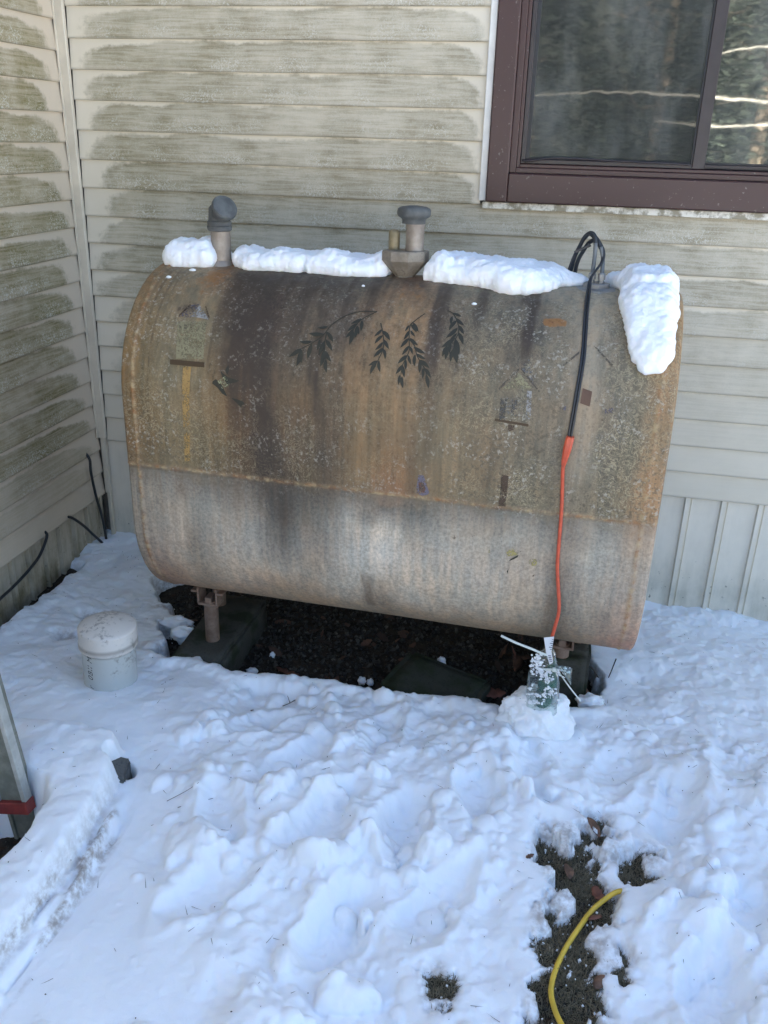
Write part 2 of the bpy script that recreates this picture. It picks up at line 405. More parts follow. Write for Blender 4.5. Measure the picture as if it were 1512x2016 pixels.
def sash(x0, x1, y, mat):
    b = MB(); ring(b, x0, x1, 1.438, 2.552, .016, .04, .015, .018, y, y+.022, .002); b.build('sash', MAT['maroon_dark'], win, smooth=False)
    b = MB(); ring(b, x0+.0162, x1-.0402, 1.4532, 2.534, .012, .006, .006, .006, y+.004, y+.0195, .001); b.build('gasket', MAT['black_rubber'], win, smooth=False)
    b = MB(); b.box((x0+.026, y+.009, 1.458), (x1-.044, y+.014, 2.53)); b.build('pane', mat, win, smooth=False)
sash(1.688, 2.292, .006, MAT['glass_a']); sash(2.262, 2.852, .031, MAT['glass_b'])
# loose rubber bead hanging out of the lower left corner of the sash
b = MB(); b.tube([(1.694, .000, 1.448), (1.72, -.006, 1.447), (1.80, -.010, 1.4585), (1.92, -.008, 1.4575), (2.05, -.004, 1.4545), (2.17, -.002, 1.453), (2.245, .001, 1.451)], .0035, 6, smooth=5)
b.build('bead', MAT['maroon_dark'], win)

# ------------------------------------------------------------------ oil tank
# painted marks on the shell, millimetres along the tank (u) and over its front from the crown (v)
STEMS=[[-38,226,-88,231,-122,248,-145,268,-160,287,-174,315,-201,340,-229,358],[-165,304,-166,327,-163,358,-155,384],[-38,226,-55,239,-74,255,-86,274,-93,294],[-20,264,-7,297,1,337,-8,372,-17,391],[95,221,71,251,63,266,67,303,73,334,70,354,61,381,60,406],[68,307,86,325,95,348,107,366,123,386,130,404],[155,204,172,213,191,245,198,275,192,300,193,324],[191,292,183,309]]
LEAVES=[[-166,288,-194,294],[-173,312,-216,313],[-202,337,-238,339],[-229,358,-262,385],[-229,360,-237,409],[-229,360,-223,399],[-202,342,-207,386],[-181,328,-184,360],[-165,304,-142,333],[-164,327,-140,358],[-167,331,-177,374],[-163,356,-168,404],[-162,358,-139,388],[-155,382,-148,419],[-74,255,-103,274],[-85,270,-108,298],[-91,288,-110,318],[-93,292,-95,337],[-83,278,-83,316],[-74,260,-70,294],[-81,280,-73,305],[-12,283,-30,307],[-11,287,16,315],[-6,301,-25,328],[-2,313,17,340],[-2,321,-21,346],[1,338,-22,366],[2,340,11,369],[-9,374,-33,390],[-11,377,-25,412],[-6,373,1,404],[70,255,90,283],[65,261,85,285],[60,264,52,284],[63,281,53,310],[67,280,83,298],[67,303,48,333],[69,303,95,323],[71,325,55,353],[73,327,84,349],[84,328,118,344],[95,346,122,359],[91,348,94,381],[72,352,47,378],[73,352,84,377],[68,365,72,393],[61,379,45,406],[61,381,70,413],[106,362,135,382],[105,364,109,398],[120,383,142,408],[118,383,120,412],[128,400,139,436],[58,406,56,434],[63,410,70,442],[172,211,198,223],[172,223,174,253],[184,229,210,252],[187,236,171,271],[194,252,213,280],[193,261,167,295],[198,275,216,310],[194,278,179,298],[191,292,159,323],[194,296,210,340],[182,305,183,337],[175,316,165,349],[175,318,175,356],[193,316,208,364],[192,324,189,361]]
POLYS=[["purple",-615,293,-592,253,-562,245,-574,293],["palewhite",-580,294,-560,250,-518,295],["brown",-545,249,-541,248,-514,295,-519,296],["brown",-617,293,-590,247,-586,252,-613,295],["paleolive",-612,304,-522,302,-513,415,-597,417],["brownbar",-615,420,-509,420,-509,434,-615,434],["orange",-573,436,-548,436,-562,718,-579,720],["darkwood",-606,317,-596,318,-593,339,-602,339],["darkwood",-590,316,-580,316,-577,338,-586,337],["darkwood",-574,315,-565,315,-561,336,-570,336],["darkwood",-558,313,-549,314,-545,335,-555,335],["darkwood",-600,356,-595,356,-593,383,-597,382],["darkwood",-586,355,-582,355,-579,382,-584,381],["darkwood",-573,354,-568,354,-565,381,-570,380],["darkwood",-559,353,-555,353,-552,380,-557,379],["darkwood",-546,352,-541,352,-538,378,-543,378],["leafpaint",-486,474,-471,463,-451,480,-435,509,-448,505,-465,486],["paleolive2",-468,468,-443,453,-426,473,-437,487,-451,488],["leafpaint",-460,437,-453,444,-432,457,-397,459,-409,467,-437,474,-454,454],["leafpaint",-445,435,-437,421,-433,434,-437,449,-442,447],["leafpaint",-424,511,-403,513,-379,522,-392,528,-394,537,-406,526],["bluegray",367,328,400,340,419,397,412,400,376,359],["brown2",322,422,372,361,375,365,327,425],["brown2",372,361,376,360,433,418,427,418],["paleolive",336,419,373,374,414,415],["graypale",333,442,421,437,422,500,330,502],["darkwood2",333,445,350,445,349,499,335,500],["darkwood2",363,445,378,445,380,498,365,498],["palewhite",400,419,412,419,417,493,404,492],["brownbar",323,498,413,501,413,511,323,509],["brown",360,511,377,511,376,528,362,529],["brown2",481,345,519,304,522,309,485,348],["brown2",553,284,559,285,611,336,606,339],["plaque",540,400,565,401,563,445,538,443],["purple",596,444,622,443,622,460,596,461],["purple",484,449,504,448,504,461,485,460],["darkwood2",641,495,656,495,657,507,641,507],["brown",354,653,373,653,372,743,352,743],["purpleline",125,679,140,679,158,728,151,739,140,740,120,733],["redbrown",126,701,141,701,147,720,142,731,129,727],["yellow",384,878,396,867,414,868,419,879,406,890,390,891],["yellow",448,893,457,884,471,890,472,904,462,912,451,907],["yellow",332,883,338,877,342,884,336,889],["leafpaint",399,897,419,882,416,892,394,905],["leafpaint",391,931,395,929,394,945,390,944],["leafpaint",404,927,409,930,409,936,404,934],["leafpaint",450,922,454,918,469,923,467,929],["leafpaint",318,900,329,895,328,905,317,906]]
TR, TH, TL = .343, 1.084, 1.524
TC = Vector((1.4369, -.6623, .0499)); TYAW = -.0327
tank = tag(empty('oil_tank', TC, TYAW), 'rusty oval steel oil tank painted with birdhouses, standing by the house wall', 'oil tank')
def tank_pt(u, v, off=0.0):
    """point of the tank's outside (own coordinates); v runs down the front from the crown, negative down the back."""
    q = TR*math.pi/2; fl = TH-2*TR; a = abs(v); sg = -1 if v >= 0 else 1
    if a <= q: w = a/TR; y, z, n = TR*math.sin(w), TH-TR+TR*math.cos(w), (math.sin(w), math.cos(w))
    elif a <= q+fl: y, z, n = TR, TH-TR-(a-q), (1, 0)
    else: w = (a-q-fl)/TR; y, z, n = TR*math.cos(w), TR-TR*math.sin(w), (math.cos(w), -math.sin(w))
    return Vector((u, sg*(y+off*n[0]), z+off*n[1]))
def tank_w(u, v, off=0.0):
    return Matrix.Translation(TC) @ Matrix.Rotation(TYAW, 4, 'Z') @ tank_pt(u, v, off)
HALF = TR*math.pi+TH-2*TR; SEAM = .747
VO = [-.2, .0, .060, .095, .108, .137, .174, .216, .253, .299, .332, .37, .404, .545, .695, .7785, .853, .954, 1.02, 1.101, 1.242, 1.51]; VN = [-.2, -.045, -.010, .012, .028, .077, .126, .176, .217, .266, .302, .341, .376, .516, .665, .747, .822, .921, .989, 1.068, 1.215, 1.4756]
def v2n(v): return float(np.interp(v, VO, VN))            # girth on the survey sketch -> girth on the shell
# shell material: paint gone chalky above, greyer below, rust and soot runs laid on by attributes
m = Mat('weathered_tank_paint', .55, 0, .35)
dk, ru, cl, ye, sp, sm_ = (m.attr(k) for k in ('dark', 'rust', 'clean', 'ochre', 'speck', 'seamline'))
n1 = m.noise(7, 4, .6); n2 = m.noise(26, 5, .65); fine = m.noise(105, 4, .7); fine2 = m.noise(330, 3, .7)
st = m.noise(1, 4, .6, m.obj((55, 30, 3.2))); st2 = m.noise(1, 3, .6, m.obj((150, 60, 7)))
ta = m.n('ShaderNodeAttribute'); ta.attribute_name = 'tint'; c = ta.outputs['Color']
mod = m.math('ADD', m.math('MULTIPLY', m.step(.3, .7, st), .34), m.math('ADD', m.math('MULTIPLY', m.step(.3, .7, n2), .30), m.math('MULTIPLY', m.step(.3, .7, st2), .14)))
mod = m.math('MULTIPLY_ADD', m.math('SUBTRACT', mod, .39), m.step(.3, .7, cl, 1.0, .55), .39)
vm = m.n('ShaderNodeVectorMath'); vm.operation = 'SCALE'; m.t.links.new(c, vm.inputs[0]); m.t.links.new(m.math('ADD', mod, m.math('MULTIPLY_ADD', m.step(.32, .68, fine), .46, .40)), vm.inputs['Scale']); c = vm.outputs[0]
hue = m.step(.36, .64, m.math('ADD', m.math('MULTIPLY', n1, .55), m.math('MULTIPLY', st, .45))); c = m.mix(1.0, c, m.mix(hue, (.90, .97, 1.0), (1.10, 1.02, .93)), 'MULTIPLY')
yf = m.math('ADD', ye, m.math('MULTIPLY', m.math('SUBTRACT', st, .5), .9)); c = m.mix(m.step(.35, 1.0, yf, 0, .35), c, m.mix(n2, (.27, .165, .055), (.34, .225, .095)))
# pale and dark speckle of lichen and flaking paint
spk = m.step(.46, .60, m.math('ADD', fine, m.math('MULTIPLY', m.math('SUBTRACT', n2, .5), .35)))
c = m.mix(m.math('MULTIPLY', m.math('MULTIPLY', spk, sp), .78), c, (0.094, 0.076, 0.050))
sq = m.lines(m.noise(48, 2, .5, None, 2.0), .045)
sqm = m.math('MULTIPLY', sp, m.step(.38, .60, m.noise(5.5, 3)))
c = m.mix(m.math('MULTIPLY', m.math('MULTIPLY', sq, sqm), .48), c, (0.484, 0.400, 0.244))
c = m.mix(m.math('MULTIPLY', m.step(.62, .70, fine2), m.math('MULTIPLY_ADD', sp, .5, .15)), c, (0.440, 0.370, 0.244))
rf = m.math('ADD', ru, m.math('MULTIPLY', m.math('SUBTRACT', m.math('ADD', m.math('MULTIPLY', n2, .6), m.math('MULTIPLY', fine, .4)), .5), 1.7))
c = m.mix(m.step(.42, .75, rf, 0, .9), c, m.mix(n1, (0.253, 0.105, 0.034), (0.330, 0.165, 0.055)))
c = m.mix(m.step(.80, 1.05, rf, 0, .8), c, (0.083, 0.035, 0.018))
df = m.math('ADD', dk, m.math('MULTIPLY', m.math('SUBTRACT', m.math('ADD', m.math('MULTIPLY', st, .55), m.math('MULTIPLY', n2, .45)), .5), 1.15))
c = m.mix(m.step(.18, .95, df, 0, .93), c, m.mix(n1, (0.044, 0.033, 0.025), (0.068, 0.046, 0.030)))
c = m.mix(m.math('MULTIPLY', m.step(.70, .76, m.noise(40, 3, .6)), m.step(.5, .6, n1)), c, (0.077, 0.045, 0.025))
c = m.mix(m.math('MULTIPLY', sm_, m.step(.40, .62, m.noise(38, 4, .6), .25, .95)), c, m.mix(m.step(.4, .6, n2), (0.297, 0.130, 0.046), (0.462, 0.340, 0.185)))
pit = m.step(.60, .68, m.math('ADD', m.math('MULTIPLY', fine2, .55), m.math('MULTIPLY', n2, .45)))
c = m.mix(m.math('MULTIPLY', pit, .75), c, (.060, .050, .038))
flk = m.math('MULTIPLY', m.step(.54, .62, m.noise(95, 4, .7)), m.step(.44, .60, m.noise(12, 4)))
c = m.mix(m.math('MULTIPLY', m.math('MULTIPLY', flk, m.math('MULTIPLY_ADD', sp, .8, .2)), .62), c, (.46, .42, .34))
m.color(c); m.rough(m.step(.3, .7, n2, .48, .72))
m.bump(m.math('ADD', m.math('MULTIPLY', n2, .6), m.math('ADD', m.math('MULTIPLY', fine, .5), m.math('MULTIPLY', st2, .2))), .28, .0022)
MAT['tank'] = m.m
# shell mesh
nu, nv = 330, 640
q = TR*math.pi/2; fl = TH-2*TR
vv = np.linspace(-HALF, HALF, nv, endpoint=False)
uu = np.linspace(-TL/2, TL/2, nu)
kn = .022                                                  # knuckle at the ends
us = np.concatenate([np.full(6, -TL/2), uu, np.full(6, TL/2)])
inset = np.zeros(len(us))
ang = np.linspace(math.pi/2, 0, 7)[:-1]
end_l = -TL/2-kn*np.sin(ang)*.6; inset_l = kn*(1-np.cos(ang))
us[:6] = end_l; inset[:6] = inset_l; us[-6:] = -end_l[::-1]; inset[-6:] = inset_l[::-1]
U, Vv = np.meshgrid(us, vv, indexing='ij')
a = np.abs(Vv); w1 = np.minimum(a, q)/TR; w2 = np.maximum(a-q-fl, 0)/TR
yn = np.where(a <= q, np.sin(w1), np.where(a <= q+fl, 1.0, np.cos(w2))); zn = np.where(a <= q, np.cos(w1), np.where(a <= q+fl, 0.0, -np.sin(w2)))
zc = np.where(a <= q, TH-TR, np.where(a <= q+fl, TH-TR-(a-q), TR)); sg = np.where(Vv >= 0, -1.0, 1.0)
off = -inset[:, None]*np.ones_like(U)
off += (fbm(U*3, Vv*3, 11, 3)-.5)*.0022                        # faint oil-canning
sj = SEAM+(vn(U*9, U*0, 4)-.5)*.003
off += np.where(a < sj, .0018, 0)                             # upper sheet laps over the lower
off += np.exp(-((a-sj)/.0035)**2)*(.0022+.0016*vn(U*70, Vv*70, 5))
wb = np.minimum(np.abs(U-.733), np.abs(U+.733))
off += np.exp(-(wb/.004)**2)*(.0022+.0018*vn(U*60, Vv*60, 6))
Pn = np.stack([U, sg*yn*(TR+off), zc+zn*(TR+off)], -1)
shell = grid_mesh('shell', Pn, MAT['tank'], tank, wrap=True)
# stain layout
Vs = Vv.copy(); Vv = np.sign(Vv)*np.interp(np.abs(Vv), VN, VO); a = np.abs(Vv); SEAM = .7785; sj = sj+.0315
wu = U+(fbm(U*6, Vv*3.0, 21, 3)-.5)*.045+(fbm(U*24, Vv*9.0, 22, 3)-.5)*.035
def run(c0, v0, c1, v1, h0, h1, soft=.02, fade=.06):
    """a run between (c0,v0) and (c1,v1), half width h0 -> h1."""
    t = np.clip((Vv-v0)/(v1-v0), 0, 1); cc = c0+(c1-c0)*t; hh = h0+(h1-h0)*t
    return ss(hh+soft, max(0, 1)*hh*.35, np.abs(wu-cc))*ss(v0-fade, v0+fade*.3, Vv)*ss(v1+fade, v1-fade, Vv)
def spot(u0, v0, ru_, rv_, rag=.5):
    d = np.hypot((U-u0)/ru_, (Vv-v0)/rv_)+(fbm(U*30, Vv*20, 41, 4)-.5)*rag*4
    return ss(1.25, .35, d)
dark = np.zeros_like(U)
for A_, k in ((run(-.44, .13, -.38, .55, .07, .05, .09), .95), (run(-.38, .5, -.31, .80, .06, .07, .05), .85), (run(-.30, .78, -.29, 1.02, .085, .03, .05, .1), .68), (run(-.245, .76, -.20, .93, .06, .03, .05, .08), .5),
              (run(-.46, .11, -.10, .2, .30, .12, .06, .05), .66), (run(-.19, .14, -.150, .74, .020, .013, .016), .75), (run(-.21, .55, -.17, .80, .05, .04, .05), .35), (run(.128, .12, .143, .43, .026, .016, .018), .85), (run(.143, .4, .15, .72, .02, .02, .03), .4),
              (run(.235, .10, .24, .30, .024, .018, .02), .72), (run(.365, .10, .372, .38, .024, .012, .016), .85), (run(.300, .1, .31, .34, .03, .02, .03), .4), (run(.525, .96, .53, 1.26, .03, .03, .03), .7), (run(-.003, 1.05, .0, 1.22, .022, .012, .02, .03), .72),
              (run(-.36, .95, -.345, 1.09, .006, .003, .006), .5), (run(-.32, .95, -.318, 1.11, .005, .003, .006), .5), (run(-.27, .95, -.262, 1.10, .005, .003, .006), .4), (run(-.535, .85, -.52, 1.12, .018, .010, .02), .42),
              (run(.02, .76, .05, .83, .30, .35, .1, .04), .34), (spot(-.60, .29, .03, .022), .8), (spot(-.50, .2, .08, .05), .4), (run(.02, .12, .03, .165, .05, .05, .03, .02), .7), (run(-.34, .35, -.05, .62, .18, .2, .12, .1), .22)):
    dark = np.maximum(dark, A_*k)
S1 = .6*fbm(U*28, Vv*1.3, 141, 3)+.4*fbm(U*85, Vv*2.2, 142, 2)
brown = ss(-.52, -.43, U+.04*(S1-.5))*ss(.0, -.05, U+.18*np.clip(Vv-.2, 0, 1)+.05*(S1-.5))*ss(.80, .30, Vv)
dark = np.clip(dark*(.30+1.1*S1+.5*(fbm(U*17, Vv*13, 144, 4)-.4)), 0, 1)
dark = np.maximum(dark, brown*(.18+.62*ss(.36, .66, S1))*(.75+.5*ss(.3, .12, Vv)))
ln = .15+.75*vn(U*70, U*0, 145); thin = ss(.60, .74, vn(U*78, Vv*.9, 146))*ss(ln, ln-.25, Vv)*ss(.10, .16, Vv)
dark = np.maximum(dark, thin*(.20+.30*ss(.2, -.1, U)))
dl = .015+.17*fbm(U*11, U*0, 147, 3)**1.5*2*(.5+.5*ss(.5, .1, U)); dl2 = dl*(.55+.9*vn(U*60, U*0, 148))
drip = ss(SEAM+dl2, SEAM+dl2*.25, Vv)*ss(SEAM-.012, SEAM+.004, Vv)
dark = np.maximum(dark, drip*(.34+.22*ss(-.1, -.4, U)))
dark = np.maximum(dark, ss(.55, .70, fbm(U*7, Vv*5, 149, 4))*ss(SEAM, SEAM+.1, Vv)*.45)
dark += ss(.12, .02, np.abs(Vv))*.2
rust = np.zeros_like(U)
for A_, k in ((spot(-.545, .16, .10, .09), .75), (spot(-.56, .22, .12, .05), .6), (run(.0, .16, .035, .77, .045, .05, .04), .42), (run(.045, .55, .05, .78, .05, .03, .03), .45), (spot(.03, .17, .10, .07), .62), (spot(.44, .254, .036, .016, .35), 1.05), (spot(-.70, 1.10, .055, .07), .5), (spot(.725, 1.09, .045, .13), .55),
              (run(-.42, .2, -.38, .45, .06, .06, .05), .42), (run(-.35, .62, -.33, .76, .05, .05, .05), .32), (spot(.10, .62, .05, .09), .3), (spot(.1, .715, .12, .04), .3), (run(-.69, .75, -.68, 1.02, .02, .015, .02), .42), (run(.10, .12, .13, .34, .03, .02, .02), .35), (run(-.38, 1.2, .4, 1.3, .5, .5, .1, .1), .22)):
    rust = np.maximum(rust, A_*k)
rust = np.maximum(rust, brown*ss(.45, .65, fbm(U*13, Vv*6, 151, 3))*.42)
rust = np.maximum(rust, ss(.035, .012, TL/2-np.abs(U))*(.30+.5*fbm(U*5, Vv*9, 51, 3)))
ochre = np.zeros_like(U)
for A_, k in ((ss(-.62, -.715, U)*ss(.1, .25, Vv)*ss(1.1, .6, Vv), .62), (ss(.70, .745, U)*ss(.2, .35, Vv)*ss(1.2, .9, Vv), .8), (run(.005, .2, .04, .77, .07, .06, .05), .58), (run(-.67, .2, -.66, .75, .05, .04, .04), .35), (run(-.55, .48, -.55, .76, .03, .03, .03), .3), (run(-.44, .6, -.42, .78, .06, .05, .05), .35), (run(.12, .5, .16, .76, .06, .05, .04), .35), (run(-.1, .4, -.09, .76, .03, .03, .03), .3)):
    ochre = np.maximum(ochre, A_*k)
ochre = np.maximum(ochre, ss(.58, .72, vn(U*60, Vv*.8, 152))*ss(.8, .5, Vv)*ss(.35, .05, U)*.30)
clean = ss(SEAM-.005, SEAM+.02, Vv+(fbm(U*14, Vv*4, 61, 3)-.5)*.02)*.62
for A_, k in ((spot(.0, .93, .14, .11), 1.25), (spot(.25, .95, .2, .12), .66), (run(.53, .14, .575, .68, .045, .03, .03), .72), (ss(.30, .45, U)*ss(.36, .2, Vv), .5), (ss(.1, .5, U)*ss(.8, .3, Vv), .28), (spot(-.52, .95, .15, .12), .8), (spot(.66, .95, .07, .1), .6)):
    clean = np.maximum(clean, A_*k)
clean *= np.where(U < -.69, .4, 1)
speck = np.clip(.25+ss(.12, .34, U)*.62*ss(.9, .72, Vv)+ss(-.38, -.62, U)*.4*ss(.82, .7, Vv)+ss(.45, .75, Vv)*ss(.82, .76, Vv)*.35, 0, 1)
speck *= ss(SEAM+.05, SEAM-.03, Vv)*.85+.15
speck *= 1-.75*run(.53, .14, .575, .68, .045, .03, .03)
speck = np.where(np.abs(Vv) < .18, speck*.35, speck)
seamline = np.maximum(np.exp(-((a-sj)/.006)**2), np.exp(-(wb/.007)**2)*.9)
dark = np.where(a < .79, dark*1.0, dark*.72); rust = np.where(a < .79, rust*.75, rust*.35); ochre = ochre*np.where(a < .79, .5, .15); SEAM = .747
for k_, A_ in (('dark', dark), ('rust', rust), ('clean', clean), ('ochre', ochre), ('speck', speck), ('seamline', seamline)): set_attr(shell, k_, A_)
# pigment of the old paint as it lies along (u) and down (v) the shell: sRGB, rows of v, columns of u
TU = [-.75, -.69, -.62, -.55, -.48, -.41, -.34, -.27, -.20, -.13, -.05, .03, .10, .14, .20, .30, .375, .45, .55, .62, .68, .74]
TV = [.14, .30, .42, .55, .68, .768, .800, .88, .98, 1.08, 1.20]
TC_ = """120100070 118105085 120110090 128095068 095080068 072065062 070060055 072067066 078075074 082079076 100086072 110080062 106090076 080076073 110105096 100097093 103101097 135130119 150146135 140136125 135130115 140120090
125105068 122108075 125116095 135122095 102086066 072057049 073057049 082073064 098088074 082075070 112092070 136115084 128106078 078072068 098091080 108102089 078075071 118113101 146141128 118115105 125120104 150125084
128105060 120105072 122115092 132122092 108097076 080065055 073062056 096086073 096084069 104089070 120099072 134112081 122103077 093082070 106097081 112106091 112106093 116111097 149143130 118115103 120115097 150122080
122098055 112098065 122115090 130118088 116098066 102078050 080067055 098084063 101084060 096082064 124103071 132108073 127104073 115100074 118106083 120110089 112106091 115110095 143137122 112110099 115110091 148120078
118092052 112095062 120108078 125110076 113095063 096073047 069053045 088073056 093080061 083073061 124105073 132103065 122098068 122106079 131119092 112103083 112104085 112106087 139131114 115108089 118110087 152122080
120092055 115098068 122108080 122106074 109092062 096075051 065051045 073060048 093080058 082073061 122103074 148104062 127100068 125108079 120108081 112102081 114104081 118110087 126117098 112104085 115106083 145115078
125105080 122112095 128120108 125118108 118110098 112103092 073064058 068061056 080074064 082078070 100095085 108102092 100096086 098094084 105100088 108103090 105100088 108104094 105098088 130126116 128122112 150125095
128108082 130118098 136130120 130126116 134128120 130124116 090083076 074068064 100095086 104099090 142140136 163163163 128126118 128126120 135132124 135132124 135132124 132129120 118112104 140138130 138132124 150128102
125108085 132116098 140132122 113108098 140134126 138132124 120114106 100094088 115110102 118113106 150150148 160162164 141141139 142140134 140137130 140138132 140137130 135131122 105098088 132128120 130123114 148122098
115095078 122096083 128116104 110102090 130122110 130122112 124117108 122116108 118110098 125120112 130128122 118115106 138136130 137133126 135130120 130125115 130125114 122116104 095088076 118110098 112098088 138105085
085068055 095074061 100088074 098086072 108092076 108090072 105092074 100090074 100091076 100092078 098090076 085078066 095088075 097089075 098090076 098090076 098090076 092084070 078070058 095085072 100082070 115082068"""
TM = np.array([[[int(c_[0:3]), int(c_[3:6]), int(c_[6:9])] for c_ in row.split()] for row in TC_.splitlines()], float)/255
TM = np.where(TM <= .04045, TM/12.92, ((TM+.055)/1.055)**2.4)
ILL = np.array([[.80, .95, 1.22], [.90, 1.07, 1.35], [.96, 1.13, 1.40], [.96, 1.13, 1.37], [.92, 1.08, 1.32], [.89, 1.04, 1.29], [.86, 1.02, 1.27], [.81, .96, 1.21], [.74, .90, 1.14], [.63, .77, 1.00], [.46, .58, .76]])*1.02
gr_ = np.array([.34, .32, .30, .30, .30, .34, .72, .80, .80, .72, .55])[:, None, None]; gr_ = gr_*np.ones((1, len(TU), 1)); gr_[:, 17:] = np.maximum(gr_[:, 17:], .38); TM = TM*(1-gr_)+gr_*TM.mean(-1, keepdims=True)*np.where(np.arange(11)[:, None, None] >= 6, np.array([.95, 1.0, 1.05]), np.array([1.0, 1.0, 1.0])); TM = TM/ILL[:, None, :]*1.10*np.array([1, 1, 1, 1, 1, 1, 1.22, 1.25, 1.24, 1.28, 1.25])[:, None, None]
wu2 = U+(fbm(U*26, Vv*2.2, 161, 3)-.5)*.055+(fbm(U*60, Vv*20, 162, 3)-.5)*.030; wv2 = np.abs(Vv)+(fbm(U*9, Vv*7, 163, 3)-.5)*.10*np.where(np.abs(np.abs(Vv)-SEAM) < .03, .0, 1)
wv2 = np.where(np.abs(Vv) < sj, np.minimum(wv2, .772), np.maximum(wv2, .790))
iu = np.clip(np.interp(wu2, TU, np.arange(len(TU))), 0, len(TU)-1.001); iv = np.clip(np.interp(wv2, TV, np.arange(len(TV))), 0, len(TV)-1.001)
i0 = iu.astype(int); j0 = iv.astype(int); fu = (iu-i0)[..., None]; fv = (iv-j0)[..., None]; fu = fu*fu*(3-2*fu)
tint = (TM[j0, i0]*(1-fu)+TM[j0, i0+1]*fu)*(1-fv)+(TM[j0+1, i0]*(1-fu)+TM[j0+1, i0+1]*fu)*fv
def set_col(o, name, arr):
    a_ = o.data.attributes.new(name, 'FLOAT_COLOR', 'POINT'); a_.data.foreach_set('color', np.concatenate([arr, np.ones(arr.shape[:-1]+(1,))], -1).astype(np.float32).reshape(-1))
set_col(shell, 'tint', tint)
# flat heads
for s_ in (-1, 1):
    V = []; F = []; ring_ = [tank_pt(s_*(TL/2+kn*.6), v, -kn) for v in vv[::4]]
    V = [tuple(p) for p in ring_]+[(s_*(TL/2+kn*.6-.004), (p.y)*.9, (p.z-TH/2)*.93+TH/2) for p in ring_]+[(s_*(TL/2+.006), 0, TH/2)]
    n = len(ring_)
    for i in range(n):
        j = (i+1) % n; F += [(i, j, n+j, n+i), (n+i, n+j, 2*n)]
    o = mesh_obj('head', V, F, MAT['tank'], tank); sharpen(o, 40)
    for k_, v_ in (('dark', .1), ('rust', .35), ('clean', .3), ('ochre', .3), ('speck', .4), ('seamline', 0)): set_attr(o, k_, np.full(len(V), v_))
    set_col(o, 'tint', np.tile(np.array([.16, .115, .065]), (len(V), 1)))
# painted decoration
PC = dict(purple=(.13, .115, .135), palewhite=(.30, .285, .26), brown=(.085, .055, .035), brown2=(.10, .082, .062), paleolive=(.255, .222, .13), paleolive2=(.30, .29, .17), brownbar=(.075, .047, .024), orange=(.38, .235, .085),
          darkwood=(.15, .125, .085), darkwood2=(.085, .08, .07), leafpaint=(.042, .039, .027), bluegray=(.165, .17, .175), graypale=(.20, .19, .165), plaque=(.13, .075, .05), purpleline=(.16, .14, .17), redbrown=(.17, .085, .05), yellow=(.40, .33, .13))
WEAR = dict(paleolive=.30, graypale=.62, palewhite=.32, bluegray=.5, purple=.45, darkwood=.52, darkwood2=.45, orange=.30, brown2=.38, brown=.3, yellow=.48, paleolive2=.55, redbrown=.35, purpleline=.3)
def paint_mat(k):
    m = Mat('painted_'+{'leafpaint': 'leaf_green', 'brown2': 'faded_brown', 'paleolive2': 'pale_wing', 'darkwood2': 'dark_grey'}.get(k, k), .6, 0, .3)
    m.color(m.mix(m.noise(60, 4), tuple(x*.75 for x in PC[k]), tuple(x*1.2 for x in PC[k])))
    w = WEAR.get(k, .12); nz = m.math('ADD', m.math('MULTIPLY', m.noise(170, 4, .7), .6), m.math('MULTIPLY', m.noise(28, 4, .6), .4))
    f = m.step(w*.35+.30, w*.35+.42, nz)
    tr = m.n('ShaderNodeBsdfTransparent'); mx = m.n('ShaderNodeMixShader'); m.t.links.new(f if w > .15 else m.step(.30, .36, nz), mx.inputs[0])
    m.t.links.new(tr.outputs[0], mx.inputs[1]); m.t.links.new(m.b.outputs[0], mx.inputs[2]); m.t.links.new(mx.outputs[0], m.out.inputs[0]); return m.m
PM = {k: paint_mat(k) for k in PC}
lift = .0036
def patch(mb, uv, off):
    """a painted polygon, cut into thin bands so that it follows the curve of the shell."""
    P = [(uv[i]/1000, uv[i+1]/1000) for i in range(0, len(uv), 2)]
    vs = [p[1] for p in P]; v0, v1 = min(vs), max(vs); n = max(1, int((v1-v0)/.006))
    lv = np.linspace(v0+1e-5, v1-1e-5, n+1); prev = None
    for v in lv:
        xs = []
        for i in range(len(P)):
            (ua, va), (ub, vb) = P[i], P[(i+1) % len(P)]
            if (va > v) != (vb > v): xs.append(ua+(ub-ua)*(v-va)/(vb-va))
        xs.sort()
        if len(xs) < 2: prev = None; continue
        cur = (tank_pt(xs[0], v, off), tank_pt(xs[-1], v, off))
        if prev: mb.add([prev[0], prev[1], cur[1], cur[0]], [(0, 3, 2, 1)])
        prev = cur
def stroke(mb, P, w0, w1, off):
    pr = None; n = len(P)
    for i, p in enumerate(P):
        a_, b_ = P[max(i-1, 0)], P[min(i+1, n-1)]; d = (b_[0]-a_[0], b_[1]-a_[1]); l = math.hypot(*d) or 1; w = w0+(w1-w0)*i/(n-1)
        nx, ny = -d[1]/l*w/2, d[0]/l*w/2; cur = (tank_pt(p[0]+nx, p[1]+ny, off), tank_pt(p[0]-nx, p[1]-ny, off))
        if pr: mb.add([pr[0], pr[1], cur[1], cur[0]], [(0, 1, 2, 3)])
        pr = cur
